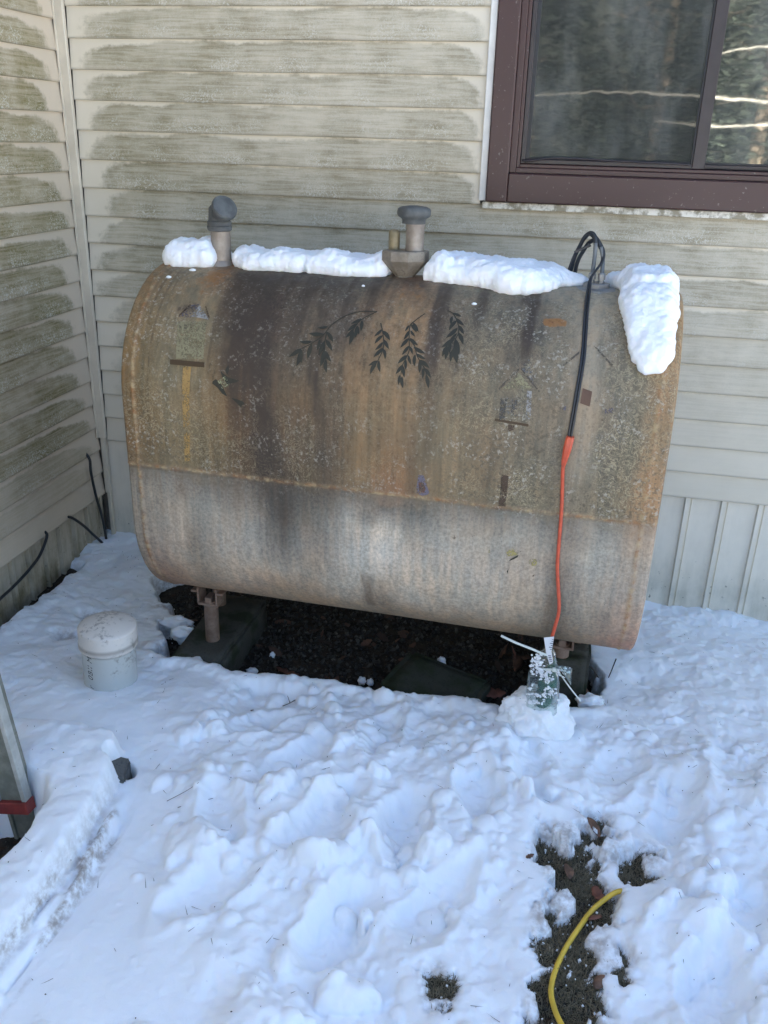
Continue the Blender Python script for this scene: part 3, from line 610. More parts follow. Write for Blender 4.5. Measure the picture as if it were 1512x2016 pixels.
def leaf(mb, uv, off):
    b0 = (uv[0]/1000, uv[1]/1000); t0 = (uv[2]/1000, uv[3]/1000); d = (t0[0]-b0[0], t0[1]-b0[1]); l = math.hypot(*d); n_ = (-d[1]/l, d[0]/l); bend = random.uniform(-.06, .06)*l
    L = []; R = []
    for i in range(9):
        t = i/8; w = .145*l*(math.sin(math.pi*t**.85)**.9 if 0 < t < 1 else .02); bx = bend*math.sin(math.pi*t)
        p = (b0[0]+d[0]*t+n_[0]*bx, b0[1]+d[1]*t+n_[1]*bx)
        L.append(tank_pt(p[0]+n_[0]*w, p[1]+n_[1]*w, off)); R.append(tank_pt(p[0]-n_[0]*w, p[1]-n_[1]*w, off))
    for i in range(8): mb.add([L[i], R[i], R[i+1], L[i+1]], [(0, 1, 2, 3)])
leafm = MB()
for s_ in STEMS:
    P = [(s_[i]/1000, s_[i+1]/1000) for i in range(0, len(s_), 2)]
    P3 = catmull([(p[0], p[1], 0) for p in P], 5); stroke(leafm, [(p.x, p.y) for p in P3], .0030, .0022, lift)
for l_ in LEAVES: leaf(leafm, l_, lift+.0003)
leafm.build('painted_leaves', PM['leafpaint'], tank, smooth=False)
HOUSES = [(range(0, 16), 'painted_birdhouse'), (range(16, 20), 'painted_bird'), (range(20, 21), 'painted_bird'), (list(range(21, 31))+[37], 'painted_birdhouse'), (range(31, 36), 'painted_birdhouse'), (range(36, 37), 'painted_mark'), (range(38, 40), 'painted_teardrop'), (range(40, 48), 'painted_flowers')]
SUBN = dict(purple='roof', palewhite='gable', brown='roof_line', brown2='roof_line', paleolive='house_front', brownbar='perch', orange='post', darkwood='opening', darkwood2='opening', leafpaint='outline', paleolive2='wing', bluegray='roof', graypale='house_front', plaque='plaque', purpleline='outline', redbrown='core', yellow='petals')
for idx, nm in HOUSES:
    e = None
    if len(idx) > 1:
        e = empty(nm); e.parent = tank
    for k_ in idx:
        pl_ = POLYS[k_]; mb = MB(); patch(mb, pl_[1:], lift+.0002*(k_ % 9)); mb.build(SUBN[pl_[0]] if e else nm, PM[pl_[0]], e or tank, smooth=False)

# ------------------------------------------------------------------ pipes, fittings and legs of the tank
def metal_mat(name, a, b_, rust, rough=.5, metal=.35, amt=.5):
    m = Mat(name, rough, metal); n1 = m.noise(22, 5, .65); n2 = m.noise(120, 3, .7)
    c = m.mix(m.step(.35, .65, n1), a, b_); c = m.mix(m.step(1-amt*.75, 1.1-amt*.6, m.math('ADD', m.math('MULTIPLY', n1, .55), m.math('MULTIPLY', n2, .45))), c, rust)
    m.color(c); m.bump(m.math('ADD', n1, n2), .2, .001); return m.m
MAT['galv'] = metal_mat('tan_painted_pipe', (.25, .205, .165), (.33, .285, .24), (.15, .085, .05))
MAT['cast'] = metal_mat('dark_cast_cap', (.070, .072, .070), (.115, .118, .112), (.055, .048, .042), .65, .0, .4)
MAT['brass'] = metal_mat('dull_brass', (.20, .16, .09), (.28, .23, .14), (.09, .07, .045), .5, .35)
MAT['bell'] = metal_mat('grimy_bushing', (.17, .14, .105), (.26, .22, .17), (.06, .05, .04), .55, .25, .62)
MAT['greymetal'] = metal_mat('grey_fitting', (.25, .24, .225), (.34, .33, .31), (.17, .15, .12), .5, .4)
MAT['leg'] = metal_mat('rusty_leg_pipe', (.19, .12, .085), (.27, .19, .145), (.10, .05, .03), .6, .2, .6)
MAT['tube_grey'] = plain('grey_tubing', (.12, .13, .135), .45, var=.15)
m = Mat('black_cord', .45); m.color(m.mix(m.noise(20, 3), (.013, .014, .016), (.028, .030, .034))); MAT['black'] = m.m
Lx = lambda X: X-TC.x
b = MB(); u0 = Lx(.848); z0_ = TH; zt = 1.1096      # z0_ the crown, zt the datum of the fittings' heights
b.lathe([(.046, z0_-.014), (.041, z0_+.004), (.034, z0_+.011), (.0302, z0_+.015), (.0302, zt+.087), (.028, zt+.088)], 36, T(u0, 0, 0))
b.build('fill_pipe', MAT['galv'], tank, sharp=40)
b = MB(); zc_ = 1.2415-TC.z
b.lathe([(.031, zc_-.008), (.0365, zc_-.005), (.0375, zc_+.006), (.0345, zc_+.009), (.0365, zc_+.012), (.0365, zc_+.019), (.033, zc_+.023), (.032, zc_+.034), (.031, zc_+.058), (.024, zc_+.066), (.004, zc_+.068)], 36, T(u0-.002, 0, 0))
dirv = Vector((.62, -.50, .60)).normalized(); Mc = Matrix.Translation((u0+.004, -.004, zc_+.040)) @ dirv.to_track_quat('Z', 'Y').to_matrix().to_4x4()
b.lathe([(.030, -.012), (.031, .012), (.033, .020), (.0325, .026), (.0375, .028), (.0395, .031), (.0395, .038), (.037, .042), (.028, .0445), (.004, .045)], 36, Mc)
for k in range(3): b.box((-.0335, -.009, .021-.001*k), (.0335, .009, .0275+.0004*k), Mc @ Matrix.Rotation(k*math.pi/3, 4, 'Z'))
b.build('fill_cap', MAT['cast'], tank, sharp=35)
b = MB(); ub = Lx(1.429)
b.lathe([(.038, z0_-.024), (.031, z0_-.012), (.0300, z0_+.004), (.036, z0_+.010), (.066, z0_+.044), (.069, z0_+.048), (.069, z0_+.072), (.067, z0_+.075), (.058, z0_+.0752), (.003, z0_+.0745)], 8, T(ub, -.012, 0, rz=math.pi/8), sq=.72)
b.build('vent_bushing', MAT['bell'], tank, smooth=True, sharp=25)
b = MB(); b.lathe([(.0165, z0_+.065), (.0165, zt+.094), (.015, zt+.100), (.010, zt+.104), (.002, zt+.105)], 24, T(Lx(1.391), 0, 0)); b.build('whistle_pipe', MAT['brass'], tank, sharp=50)
b = MB(); b.lathe([(.0285, z0_+.065), (.0275, z0_+.078), (.0265, z0_+.082), (.0265, zt+.116), (.0275, zt+.118), (.0275, zt+.126), (.02, zt+.127)], 32, T(Lx(1.452), 0, 0)); b.build('vent_pipe', MAT['galv'], tank, sharp=50)
b = MB(); zv = zt+.1225; b.lathe([(.026, zv), (.0335, zv+.001), (.0335, zv+.011), (.036, zv+.015), (.046, zv+.021), (.0485, zv+.027), (.0485, zv+.036), (.046, zv+.042), (.036, zv+.047), (.018, zv+.0495), (.002, zv+.050)], 36, T(Lx(1.447), 0, 0)); b.build('vent_cap', MAT['cast'], tank, sharp=50)
b = MB(); b.lathe([(.066, z0_-.014), (.062, z0_+.0005), (.054, z0_+.003), (.037, z0_+.004), (.037, z0_+.014), (.035, z0_+.016), (.003, z0_+.016)], 8, T(Lx(1.977), -.004, 0, rz=.2)); b.build('bung', MAT['greymetal'], tank, sharp=25)
for X in (1.9625, 1.9885):
    b = MB(); b.lathe([(.0095, z0_+.015), (.0095, z0_+.022), (.0075, z0_+.023), (.0075, z0_+.026), (.0105, z0_+.027), (.0105, z0_+.041), (.008, z0_+.044), (.005, z0_+.045)], 6, T(Lx(X), -.012, 0)); b.build('line_nut', MAT['greymetal'], tank, smooth=False)
def tl(pts): return [(Lx(x), y-TC.y, z-TC.z) for x, y, z in pts]
for g in ([(1.9625, -.672, 1.172), (1.963, -.660, 1.225), (1.9615, -.655, 1.255)], [(1.9885, -.672, 1.172), (1.986, -.660, 1.215), (1.977, -.653, 1.245)]):
    b = MB(); b.tube(tl(g), .0058, 10, smooth=6); b.build('fuel_line', MAT['tube_grey'], tank)
b = MB()
b.tube(tl([(1.9615, -.655, 1.250), (1.957, -.648, 1.272), (1.944, -.636, 1.279), (1.929, -.622, 1.266), (1.917, -.600, 1.238), (1.908, -.575, 1.214), (1.900, -.545, 1.180), (1.893, -.52, 1.12), (1.89, -.45, .98), (1.90, -.36, .9)]), .0058, 10, smooth=6)
b.tube(tl([(1.977, -.653, 1.241), (1.968, -.645, 1.258), (1.955, -.634, 1.260), (1.940, -.612, 1.248), (1.927, -.588, 1.222), (1.916, -.560, 1.196), (1.910, -.53, 1.16), (1.905, -.46, 1.06), (1.91, -.36, .92)]), .0058, 10, smooth=6)
b.build('fuel_line_sleeve', MAT['black'], tank)
b = MB(); zz = T(Lx(1.9265), .033, 1.236-TC.z, ry=-.5, rz=.15); b.box((-.024, -.006, -.003), (.020, .006, .003), zz, .001); b.box((.014, -.005, -.005), (.024, .005, .005), zz, .001); b.build('cable_tie', MAT['black'], tank, smooth=False)
# legs
for (lx, ly) in ((-.633, -.115), (.565, -.05), (-.715, .13), (.565, .13)):
    zb_ = (-.135 if lx < 0 else -.018)-TC.z; zs = TR-math.sqrt(TR*TR-ly*ly)
    b = MB(); b.tube([(lx, ly, zb_-.01), (lx, ly, -.03)], .0245, 24, smooth=0)
    leg = b.build('leg', MAT['leg'], tank, sharp=50)
    b = MB()
    b.box((lx-.037, ly-.026, -.044), (lx+.037, ly+.028, -.034), bev=.002)
    for s_ in (-1, 1):
        x = lx+s_*.037
        b.box((min(x, x-s_*.007), ly-.03, -.0335), (max(x, x-s_*.007), ly+.03, zs+.006), bev=.0015)
        b.box((min(x+s_*.0003, x+s_*.022), ly-.03, zs-.014-.006*(ly > 0)), (max(x+s_*.0003, x+s_*.022), ly+.03, zs-.006), bev=.0015)
    b.box((lx-.012, ly-.024, -.0335), (lx+.012, ly+.02, -.012), bev=.002)
    b.build('bracket', MAT['leg'], leg, smooth=False)

# ------------------------------------------------------------------ snow
m = Mat('snow', .55, 0, .25)
dn = m.attr('dirt_haze'); f1 = m.noise(60, 4, .6); f2 = m.noise(9, 3)
c = m.mix(f2, (.86, .885, .915), (.90, .915, .935))
dm = m.math('MULTIPLY', dn, m.step(.36, .62, m.math('ADD', m.math('MULTIPLY', f1, .5), m.math('MULTIPLY', m.noise(24, 4, .65), .5))))
c = m.mix(dm, c, (.36, .31, .27)); m.color(c)
m.b.inputs['Subsurface Weight'].default_value = .35; m.b.inputs['Subsurface Radius'].default_value = (.6, .8, 1.0); m.b.inputs['Subsurface Scale'].default_value = .012
m.bump(m.math('ADD', m.math('MULTIPLY', f1, .6), m.math('ADD', m.math('MULTIPLY', m.noise(210, 3, .7), .35), m.math('MULTIPLY', m.noise(600, 2, .6), .25))), .50, .004)
MAT['snow'] = m.m
def snow_cap(poly, thick, label, seed):
    """overlapping lumps laid along the crown of the tank, welded into one drift."""
    poly = [(max(-.762, min(u, .752)), v2n(v)+(.016 if v > .08 else 0)) for u, v in poly]
    import bmesh
    from mathutils import noise
    rr = random.Random(seed); st_ = .0135
    b0 = bmesh.new(); bmesh.ops.create_icosphere(b0, subdivisions=2, radius=1.0); UV_ = [v.co.copy() for v in b0.verts]; UF = [tuple(v.index for v in f.verts) for f in b0.faces]; b0.free(); mb = MB()
    us_ = [p[0] for p in poly]; vs_ = [p[1] for p in poly]
    u = min(us_)
    while u < max(us_):
        v = min(vs_)
        while v < max(vs_):
            uu_, v2 = u+rr.uniform(-.006, .006), v+rr.uniform(-.006, .006)
            d = float(poly_sd(np.array(uu_), np.array(v2), poly))
            if d > .006:
                t = (float(thick(np.array(uu_), np.array(v2)))+.015*(1 if v2 < .1 else .1))*(.70+.6*float(fbm(np.array(uu_*13), np.array(v2*13), seed, 3)))
                r = min(d+rr.uniform(.002, .007), .024); h = max(.010, t*min(1.0, .50+d*16)); c = tank_w(uu_, v2, h*.42); nr = (tank_w(uu_, v2, .1)-tank_w(uu_, v2, 0)).normalized()
                M_ = Matrix.Translation(c) @ nr.to_track_quat('Z', 'Y').to_matrix().to_4x4() @ Matrix.Diagonal((r*rr.uniform(.9, 1.2), r*rr.uniform(.9, 1.2), h*.60, 1))
                mb.add([M_ @ v for v in UV_], UF)
            v += st_
        u += st_
    o = mb.build('snow_patch', None)
    md = o.modifiers.new('r', 'REMESH'); md.mode = 'VOXEL'; md.voxel_size = .0036; sm = o.modifiers.new('s', 'SMOOTH'); sm.iterations = 7; sm.factor = .5
    bpy.context.view_layer.update(); me2 = bpy.data.meshes.new_from_object(o.evaluated_get(bpy.context.evaluated_depsgraph_get())); o.modifiers.clear(); o.data = me2
    nrm_ = [v.normal.copy() for v in me2.vertices]; cos_ = []
    for vtx, n0 in zip(me2.vertices, nrm_):
        p = vtx.co.copy(); k = noise.noise(p*16+Vector((seed, 0, 0)))*.0055+noise.noise(p*55)*.0016+max(0, noise.noise(p*130)-.15)*.0035
        cos_ += list(p+n0*k)
    me2.vertices.foreach_set('co', cos_); me2.update()
    me2.polygons.foreach_set('use_smooth', [True]*len(me2.polygons)); me2.materials.clear(); me2.materials.append(MAT['snow'])
    tag(o, label, 'snow', 'snow left on top of the tank'); return o
snow_cap([(-.775, -.16), (-.768, .115), (-.70, .122), (-.64, .118), (-.60, .118), (-.592, .05), (-.625, .0), (-.612, -.16)], lambda u, v: .052+0*u, 'small block of snow on the tank top left of the fill pipe', 101)
snow_cap([(-.572, -.15), (-.545, .0), (-.550, .055), (-.535, .095), (-.48, .118), (-.30, .112), (-.16, .118), (-.06, .100), (-.045, .045), (-.07, .0), (-.06, -.15)], lambda u, v: .046-.008*ss(-.2, -.05, u)+.012*ss(.035, .0, np.abs(u+.075)), 'long snow strip on the tank between the capped fill pipe and the vent pipe', 202)
snow_cap([(.06, -.15), (.062, .06), (.052, .11), (.10, .118), (.17, .120), (.24, .132), (.31, .150), (.38, .150), (.415, .128), (.44, .10), (.49, .060), (.515, .02), (.52, -.02), (.49, -.15)], lambda u, v: .050-.030*ss(.36, .53, u), 'long snow strip on the tank between the vent pipe and the black fuel lines', 303)
snow_cap([(.545, -.13), (.56, -.02), (.585, .035), (.610, .095), (.606, .16), (.622, .22), (.634, .27), (.650, .32), (.668, .352), (.70, .366), (.735, .356), (.752, .32), (.762, .25), (.770, .15), (.772, .0), (.77, -.13)], lambda u, v: .040+.022*ss(.56, .68, u)*ss(-.1, .1, v)-.016*ss(.2, .36, v), 'thick snow draped over the right shoulder of the tank', 404)
for (u, v, w) in ((-.646, .145, .009), (-.70, .186, .007), (-.105, .168, .004), (.223, .21, .006)):
    b = MB(); b.lathe([(.0005, -.003), (w*.9, -.002), (w, .0), (w*.6, .003), (.0005, .004)], 10)
    vn_ = v2n(v); p = tank_w(u, vn_, .003); nrm = (tank_w(u, vn_, .02)-tank_w(u, vn_, 0)).normalized()
    o = b.build('snow_fleck', MAT['snow']); o.matrix_world = Matrix.Translation(p) @ nrm.to_track_quat('Z', 'Y').to_matrix().to_4x4() @ Matrix.Diagonal((1.3, .8, 1, 1))
    tag(o, {-.646: 'flat white snow fleck just below the small snow block on the tank', -.70: 'snow fleck near the left end of the tank, below the small snow block', -.105: 'tiny snow fleck left of the vent bushing on the tank', .223: 'lone snow fleck below the long snow strip right of the vent'}[u], 'snow fleck', 'snow flecks on the tank')

# ------------------------------------------------------------------ the snow covered yard
def axis(lo, hi, st, far_lo, far_hi):
    d = list(np.arange(lo, hi+st/2, st)); a = []; x = lo; s_ = st
    while x > far_lo: s_ *= 1.35; x -= s_; a.append(x)
    b_ = []; x = hi; s_ = st
    while x < far_hi: s_ *= 1.35; x += s_; b_.append(x)
    return np.array(a[::-1]+d+b_)
GX = axis(-.02, 3.1, .0052, -260, 260); GY = axis(-2.5, .02, .0052, -300, 60)
X, Y = np.meshgrid(GX, GY, indexing='ij')
near = ss(6, 2.5, np.hypot(X-1.5, Y+1.3))
PIT = [(.40, -.20), (.356, -.322), (.506, -.502), (.593, -.599), (.537, -.634), (.585, -.72), (.64, -.78), (.62, -.86), (.70, -.89), (.80, -.885), (.90, -.915), (.935, -.93), (1.07, -.895), (1.20, -.89), (1.32, -.88), (1.44, -.90), (1.53, -.90), (1.63, -.90), (1.75, -.89), (1.81, -.915), (1.87, -.91), (2.03, -.84), (2.10, -.82), (2.134, -.74), (2.15, -.64), (2.12, -.52), (2.10, -.386), (2.0, -.2), (1.2, -.12), (.6, -.12)]
MOSS = [[(2.099, -1.344), (2.146, -1.323), (2.165, -1.376), (2.152, -1.435), (2.10, -1.438)], [(1.985, -1.44), (2.054, -1.425), (2.10, -1.456), (2.125, -1.512), (2.089, -1.6), (2.028, -1.6), (1.975, -1.538)], [(2.160, -1.476), (2.267, -1.41), (2.275, -1.484), (2.236, -1.54), (2.20, -1.532)],
        [(2.04, -1.59), (2.12, -1.556), (2.16, -1.61), (2.152, -1.687), (2.103, -1.727), (2.085, -1.815), (2.049, -1.84), (2.0, -1.779), (2.010, -1.69), (2.05, -1.635)], [(2.06, -1.75), (2.14, -1.75), (2.125, -1.84), (2.075, -1.85)], [(2.172, -1.755), (2.186, -1.76), (2.182, -1.815), (2.166, -1.81)],
        [(1.985, -1.915), (2.025, -1.86), (2.085, -1.875), (2.135, -1.875), (2.13, -1.96), (1.99, -1.97)], [(1.763, -1.918), (1.788, -1.90), (1.812, -1.91), (1.820, -1.95), (1.806, -1.985), (1.785, -1.96)],
        [(.24, -.66), (.30, -.63), (.36, -.62), (.37, -.66), (.30, -.69)], [(.24, -.83), (.29, -.82), (.29, -.845), (.25, -.85)], [(.45, -.50), (.50, -.47), (.49, -.51)]]
BERM = [(-.3, -1.40), (.40, -1.425), (.60, -1.415), (.76, -1.41), (.803, -1.422), (.845, -1.50), (.868, -1.60), (.882, -1.72), (.890, -1.824), (.894, -1.90), (.898, -1.975), (.900, -2.076), (.898, -2.156), (.89, -2.7), (.70, -2.7), (.735, -2.1), (.765, -1.85), (.745, -1.72), (.70, -1.665), (.56, -1.63), (-.3, -1.66)]
HOLE = [(.60, -1.655), (.665, -1.660), (.715, -1.69), (.735, -1.78), (.71, -1.85), (.69, -2.0), (.5, -2.1), (.45, -1.75)]
wx = X+(fbm(X*9, Y*9, 71, 4)-.5)*.05; wy = Y+(fbm(X*9, Y*9, 72, 4)-.5)*.05
wx2 = X+(fbm(X*26, Y*26, 73, 3)-.5)*.035; wy2 = Y+(fbm(X*26, Y*26, 74, 3)-.5)*.035
H = np.full_like(X, -.150)+ss(-.9, -1.25, Y)*.020+ss(-1.0, -.45, Y)*-.018
H += ss(1.9, 3.0, X)*ss(-.3, -1.0, Y)*.015-ss(2.2, 2.9, X)*ss(-.4, 0, Y)*.045
H += (fbm(X*2.2, Y*2.2, 1, 3)-.5)*.050*near
# trodden, lumpy part in front of the tank; the lower left stays smooth
tr = ss(.95, 1.25, X+(Y+1.6)*.28+(fbm(X*3, Y*3, 12, 2)-.5)*.3)*ss(-.86, -1.0, Y); tr = np.maximum(tr, ss(-1.75, -1.55, Y)*ss(.95, 1.1, X)*ss(-.95, -1.05, Y)); tr *= near
rough_ = .25+.75*tr+(.35*ss(1.0, .7, X)*ss(-1.35, -1.1, Y)+.45*ss(2.1, 2.3, X)*ss(-1.2, -.9, Y))*near
def ridge(x, y, s_, o): 
    return 1-np.abs(2*fbm(x, y, s_, o)-1)
H += (fbm(wx*7, wy*7, 5, 4)-.5)*.040*rough_*near
def terrace(f, n, sh):
    k = f*n; fl_ = np.floor(k); t = np.clip((k-fl_-.5)*sh+.5, 0, 1); return (fl_+t*t*(3-2*t))/n
wx3 = X+(fbm(X*14, Y*14, 75, 3)-.5)*.06; wy3 = Y+(fbm(X*14, Y*14, 76, 3)-.5)*.06
H += (terrace(fbm(wx3*3.6, wy3*2.8, 8, 2), 5, 1.9)-.5)*.082*tr*near
H += (fbm(wx3*3.0+5, wy3*3.0, 18, 2)-.5)*.05*tr*near
H += (terrace(fbm(wx3*12, wy3*10, 9, 2), 4, 2.6)-.5)*.022*rough_*near*ss(.35, .6, fbm(X*3.3, Y*3.3, 19, 2))
H += (fbm(wx2*26, wy2*26, 7, 3)-.5)*.015*rough_*near+(fbm(wx2*70, wy2*70, 17, 2)-.5)*.004*rough_*near
# boot prints: pressed ovals with thrown-up rims
rs = np.random.RandomState(5)
prints = [(1.44, -1.56, .30, .12, 1.25, .055), (1.63, -1.50, .26, .11, 1.5, .065), (1.30, -1.36, .28, .11, 1.1, .045), (2.33, -1.27, .30, .12, 1.35, .05), (2.45, -1.62, .26, .12, 1.2, .05), (1.80, -1.32, .27, .11, 1.7, .045), (1.95, -1.20, .26, .11, 1.9, .035),
          (1.24, -1.82, .26, .11, .9, .04), (1.55, -1.83, .28, .12, 1.35, .055), (2.20, -1.08, .28, .12, 1.3, .035), (2.50, -1.05, .28, .12, 1.6, .035), (1.17, -1.60, .22, .10, 2.0, .035), (1.75, -1.72, .26, .11, 1.2, .045), (2.36, -1.80, .27, .12, 1.5, .05), (1.50, -1.16, .26, .11, 1.4, .03), (1.13, -1.18, .25, .11, 1.0, .025)]
for (px, py, ln, wd, an, dp) in prints:
    dx, dy = wx-px, wy-py; ca, sa = math.cos(an), math.sin(an); l_ = (dx*ca+dy*sa)/(ln/2); w_ = (-dx*sa+dy*ca)/(wd/2)
    d = np.sqrt(l_**2+w_**2); d = d+(fbm(X*12, Y*12, 55, 2)-.5)*.7; H += -dp*.8*ss(1.25, .45, d)+.008*np.exp(-((d-1.3)/.25)**2)
# loose clods
for k in range(700):
    cx, cy = rs.uniform(.95, 2.75), rs.uniform(-2.3, -.86); r = .006+.034*rs.rand()**3.0; sq = rs.uniform(.3, .65); e = rs.uniform(.6, 1.0); an = rs.uniform(0, 3.1)
    i0, i1 = np.searchsorted(GX, (cx-r*1.6, cx+r*1.6)); j0, j1 = np.searchsorted(GY, (cy-r*1.6, cy+r*1.6))
    ic, jc = np.searchsorted(GX, cx), np.searchsorted(GY, cy)
    if tr[ic, jc] < .4 and rs.rand() < .8: continue
    xx, yy = X[i0:i1, j0:j1], Y[i0:i1, j0:j1]; ca, sa = math.cos(an), math.sin(an)
    nz = 1+.5*(fbm(xx*40+k, yy*40, 300+k, 2)-.5)
    d2 = (((xx-cx)*ca+(yy-cy)*sa)**2+((-(xx-cx)*sa+(yy-cy)*ca)/e)**2)/(r*nz)**2
    dome = H[ic, jc]-r*.12+r*sq*np.sqrt(np.clip(1-d2, 0, 1))*1.25
    H[i0:i1, j0:j1] = np.where(d2 < 1, np.maximum(H[i0:i1, j0:j1], dome), H[i0:i1, j0:j1])
# larger slabs and lumps seen in the trodden part
for (cx, cy, r, h, an, e) in ((1.155, -1.72, .075, .05, .4, .8), (1.45, -1.69, .055, .045, .9, .9), (1.43, -1.47, .05, .04, .2, .7), (1.40, -1.25, .06, .035, 1.2, .5), (1.94, -1.31, .035, .04, 1.4, .5), (2.37, -.81, .03, .025, .3, .6), (1.62, -2.0, .075, .06, .3, .6), (2.40, -1.52, .07, .05, .7, .6), (2.33, -1.70, .13, .05, .3, .7), (2.24, -1.62, .07, .035, .6, .8), (1.01, -1.28, .05, .03, .2, .6), (1.60, -1.60, .06, .055, 2.2, .6), (2.17, -1.44, .06, .05, .2, .8), (2.55, -1.85, .14, .06, .5, .7), (1.28, -1.50, .06, .04, 1., .6), (1.72, -1.58, .05, .04, .5, .6), (1.33, -1.63, .035, .035, 0, .9), (1.52, -1.35, .035, .04, 0, .7)):
    ca, sa = math.cos(an), math.sin(an); nz = 1+.7*(fbm(X*13+cx*9, Y*13, 77, 3)-.5)
    d2 = (((wx2-cx)*ca+(wy2-cy)*sa)**2+((-(wx2-cx)*sa+(wy2-cy)*ca)/e)**2)/(r*nz)**2
    H = np.maximum(H, np.where(d2 < 1, H+h*np.clip(1-d2, 0, 1)**.42*.8, H))
# smooth low ridge running through the lower left
d = np.abs((X-1.1)*.55+(Y+1.86)*.83); H += .012*np.exp(-(d/.03)**2)*ss(.95, 1.1, X)*ss(1.5, 1.35, X)*near
# snow lying over a timber edging, broken off steeply on the outside
sdb = poly_sd(wx2*.35+X*.65, wy2*.35+Y*.65, BERM); br = ss(-.006, .022, sdb)
Hb = -.050+.016*np.sqrt(np.clip(sdb/.05, 0, 1))+(fbm(X*6, Y*6, 81, 4)-.5)*.028+(fbm(wx2*25, wy2*25, 82, 3)-.5)*.010
ledge = ss(-.050, -.030, sdb+(fbm(X*14, Y*8, 83, 3)-.5)*.03)*ss(.78, .83, X)*ss(-1.56, -1.66, Y); H = H+ledge*.040
H = H*(1-br)+Hb*br
sdh = poly_sd(wx2, wy2, HOLE); H = H*(1-ss(-.01, .03, sdh))+(-.45)*ss(-.01, .03, sdh)
sds = .034-np.hypot((X-.835)/1.2, Y+1.50)+(fbm(X*30, Y*30, 85, 2)-.5)*.02; H = H*(1-ss(-.004, .012, sds))+(-.30)*ss(-.004, .012, sds)
foot = ss(.085, .03, -sdb)*ss(.012, -.004, sdb)*ss(-1.55, -1.7, Y)*ss(.78, .82, X)
H -= foot*(.004+.016*ss(.50, .62, fbm(X*26, Y*5, 91, 2)))
# lumps pushed against the walls
H += ss(.16, .0, X)*(.012+.03*(fbm(X*8, Y*8, 95, 3)-.4))*near+ss(-.12, 0, Y)*(.010+.02*(fbm(X*9, Y*9, 96, 3)-.4))*near
# bare ground under the tank and thawed spots
sdp = poly_sd(wx2, wy2, PIT); HB = H.copy()
k = ss(-.012, .030, sdp); H = H*(1-k)+(-.40)*k
H += .020*np.exp(-((sdp+.035)/.03)**2)*near*ss(-.75, -.86, Y)
for q in MOSS[:8]: k = ss(-.10, -.01, poly_sd(wx, wy, q)); H = H*(1-k)+(np.clip(H, -.150, -.125))*k
YC = np.array([(2.185, -1.59), (2.16, -1.603), (2.118, -1.646), (2.089, -1.701), (2.057, -1.773), (2.037, -1.839), (2.03, -1.892), (2.038, -1.933), (2.052, -1.97)])
dcord = np.full_like(X, 9.0)
for p_, q_ in zip(YC[:-1], YC[1:]):
    for t_ in np.linspace(0, 1, 5): c_ = p_+(q_-p_)*t_; dcord = np.minimum(dcord, np.hypot(X-c_[0], Y-c_[1]))
for i, q in enumerate(MOSS):
    sdm = poly_sd(wx2, wy2, q)+(fbm(X*30, Y*30, 97+i, 4)-.5)*(.050 if i < 8 else .016)+(0 if i < 8 else .008)+((vn(X*120, Y*120, 197)-.5)*.014 if i < 8 else 0); sdm = sdm-(ss(.56, .68, fbm(X*19, Y*19, 199, 3))*.06*ss(.016, .045, dcord) if i < 7 else 0); k = ss(-.034, .016, sdm); H = H*(1-k)+(-.186)*k
gapw = ss(.046, .018, X+(fbm(X*0, Y*11, 98, 3)-.5)*.07)*ss(-.28, -.4, Y)*near; H = H-gapw*.3
msd = np.max([poly_sd(X, Y, q) for q in MOSS[:8]], axis=0); msd2 = np.max([poly_sd(X, Y, q) for q in MOSS[8:]], axis=0)
soil = np.where(poly_sd(X, Y, PIT) > -.12, -.255, np.where(msd > -.05, -.172, np.where((msd2 > -.04) | (X < .09), -.192, -.235)))+(fbm(X*6, Y*6, 3, 4)-.5)*.03
soil = np.where(sdh > -.05, -.26, soil)
dirt_haze = np.clip(foot*ss(.50, .66, fbm(X*34, Y*5, 92, 3))*1.0+ss(.03, .0, np.abs(sdb+.002))*ss(.78, .85, X)*ss(-1.5, -1.7, Y)*.45, 0, 1)*near
dirt_haze = np.maximum(dirt_haze, .8*ss(-.03, .005, sdp)*near)
for q in MOSS: dirt_haze = np.maximum(dirt_haze, .75*ss(-.04, .005, poly_sd(wx, wy, q))*near)
dirt_haze = np.maximum(dirt_haze, ss(.12, .02, X)*ss(-.2, -.4, Y)*.5*near)
keep = (H > soil-.03) | (near < .5)
snow = grid_mesh('snow_ground', np.stack([X, Y, H], -1), MAT['snow'], None, keep=keep); snow['kind'] = 'structure'
set_attr(snow, 'dirt_haze', dirt_haze)
def hs(x, y):
    i = int(np.clip(np.searchsorted(GX, x), 1, len(GX)-1)); j = int(np.clip(np.searchsorted(GY, y), 1, len(GY)-1)); return float(H[i, j])
# bare soil below
m = Mat('damp_soil', .9, 0, .15); n1 = m.noise(18, 5, .7); n2 = m.noise(90, 4, .7)
c = m.mix(m.step(.35, .65, n1), (.026, .021, .016), (.058, .045, .033)); c = m.mix(m.step(.58, .68, n2), c, (.13, .115, .085)); c = m.mix(m.step(.6, .7, m.noise(45, 3)), c, (.055, .032, .02))
m.color(c); m.bump(m.math('ADD', n1, n2), .8, .012); MAT['soil'] = m.m
sx, sy = np.meshgrid(np.arange(-.2, 3.2, .018), np.arange(-2.6, .05, .018), indexing='ij')
smd = np.max([poly_sd(sx, sy, q) for q in MOSS[:8]], axis=0); smd2 = np.max([poly_sd(sx, sy, q) for q in MOSS[8:]], axis=0)
sz = np.where(poly_sd(sx, sy, PIT) > -.12, -.255, np.where(smd > -.05, -.172, np.where((smd2 > -.04) | (sx < .09), -.192, -.235)))+(fbm(sx*6, sy*6, 3, 4)-.5)*.03+(fbm(sx*30, sy*30, 8, 3)-.5)*.016
sz = np.where(poly_sd(sx, sy, HOLE) > -.05, -.26, sz)
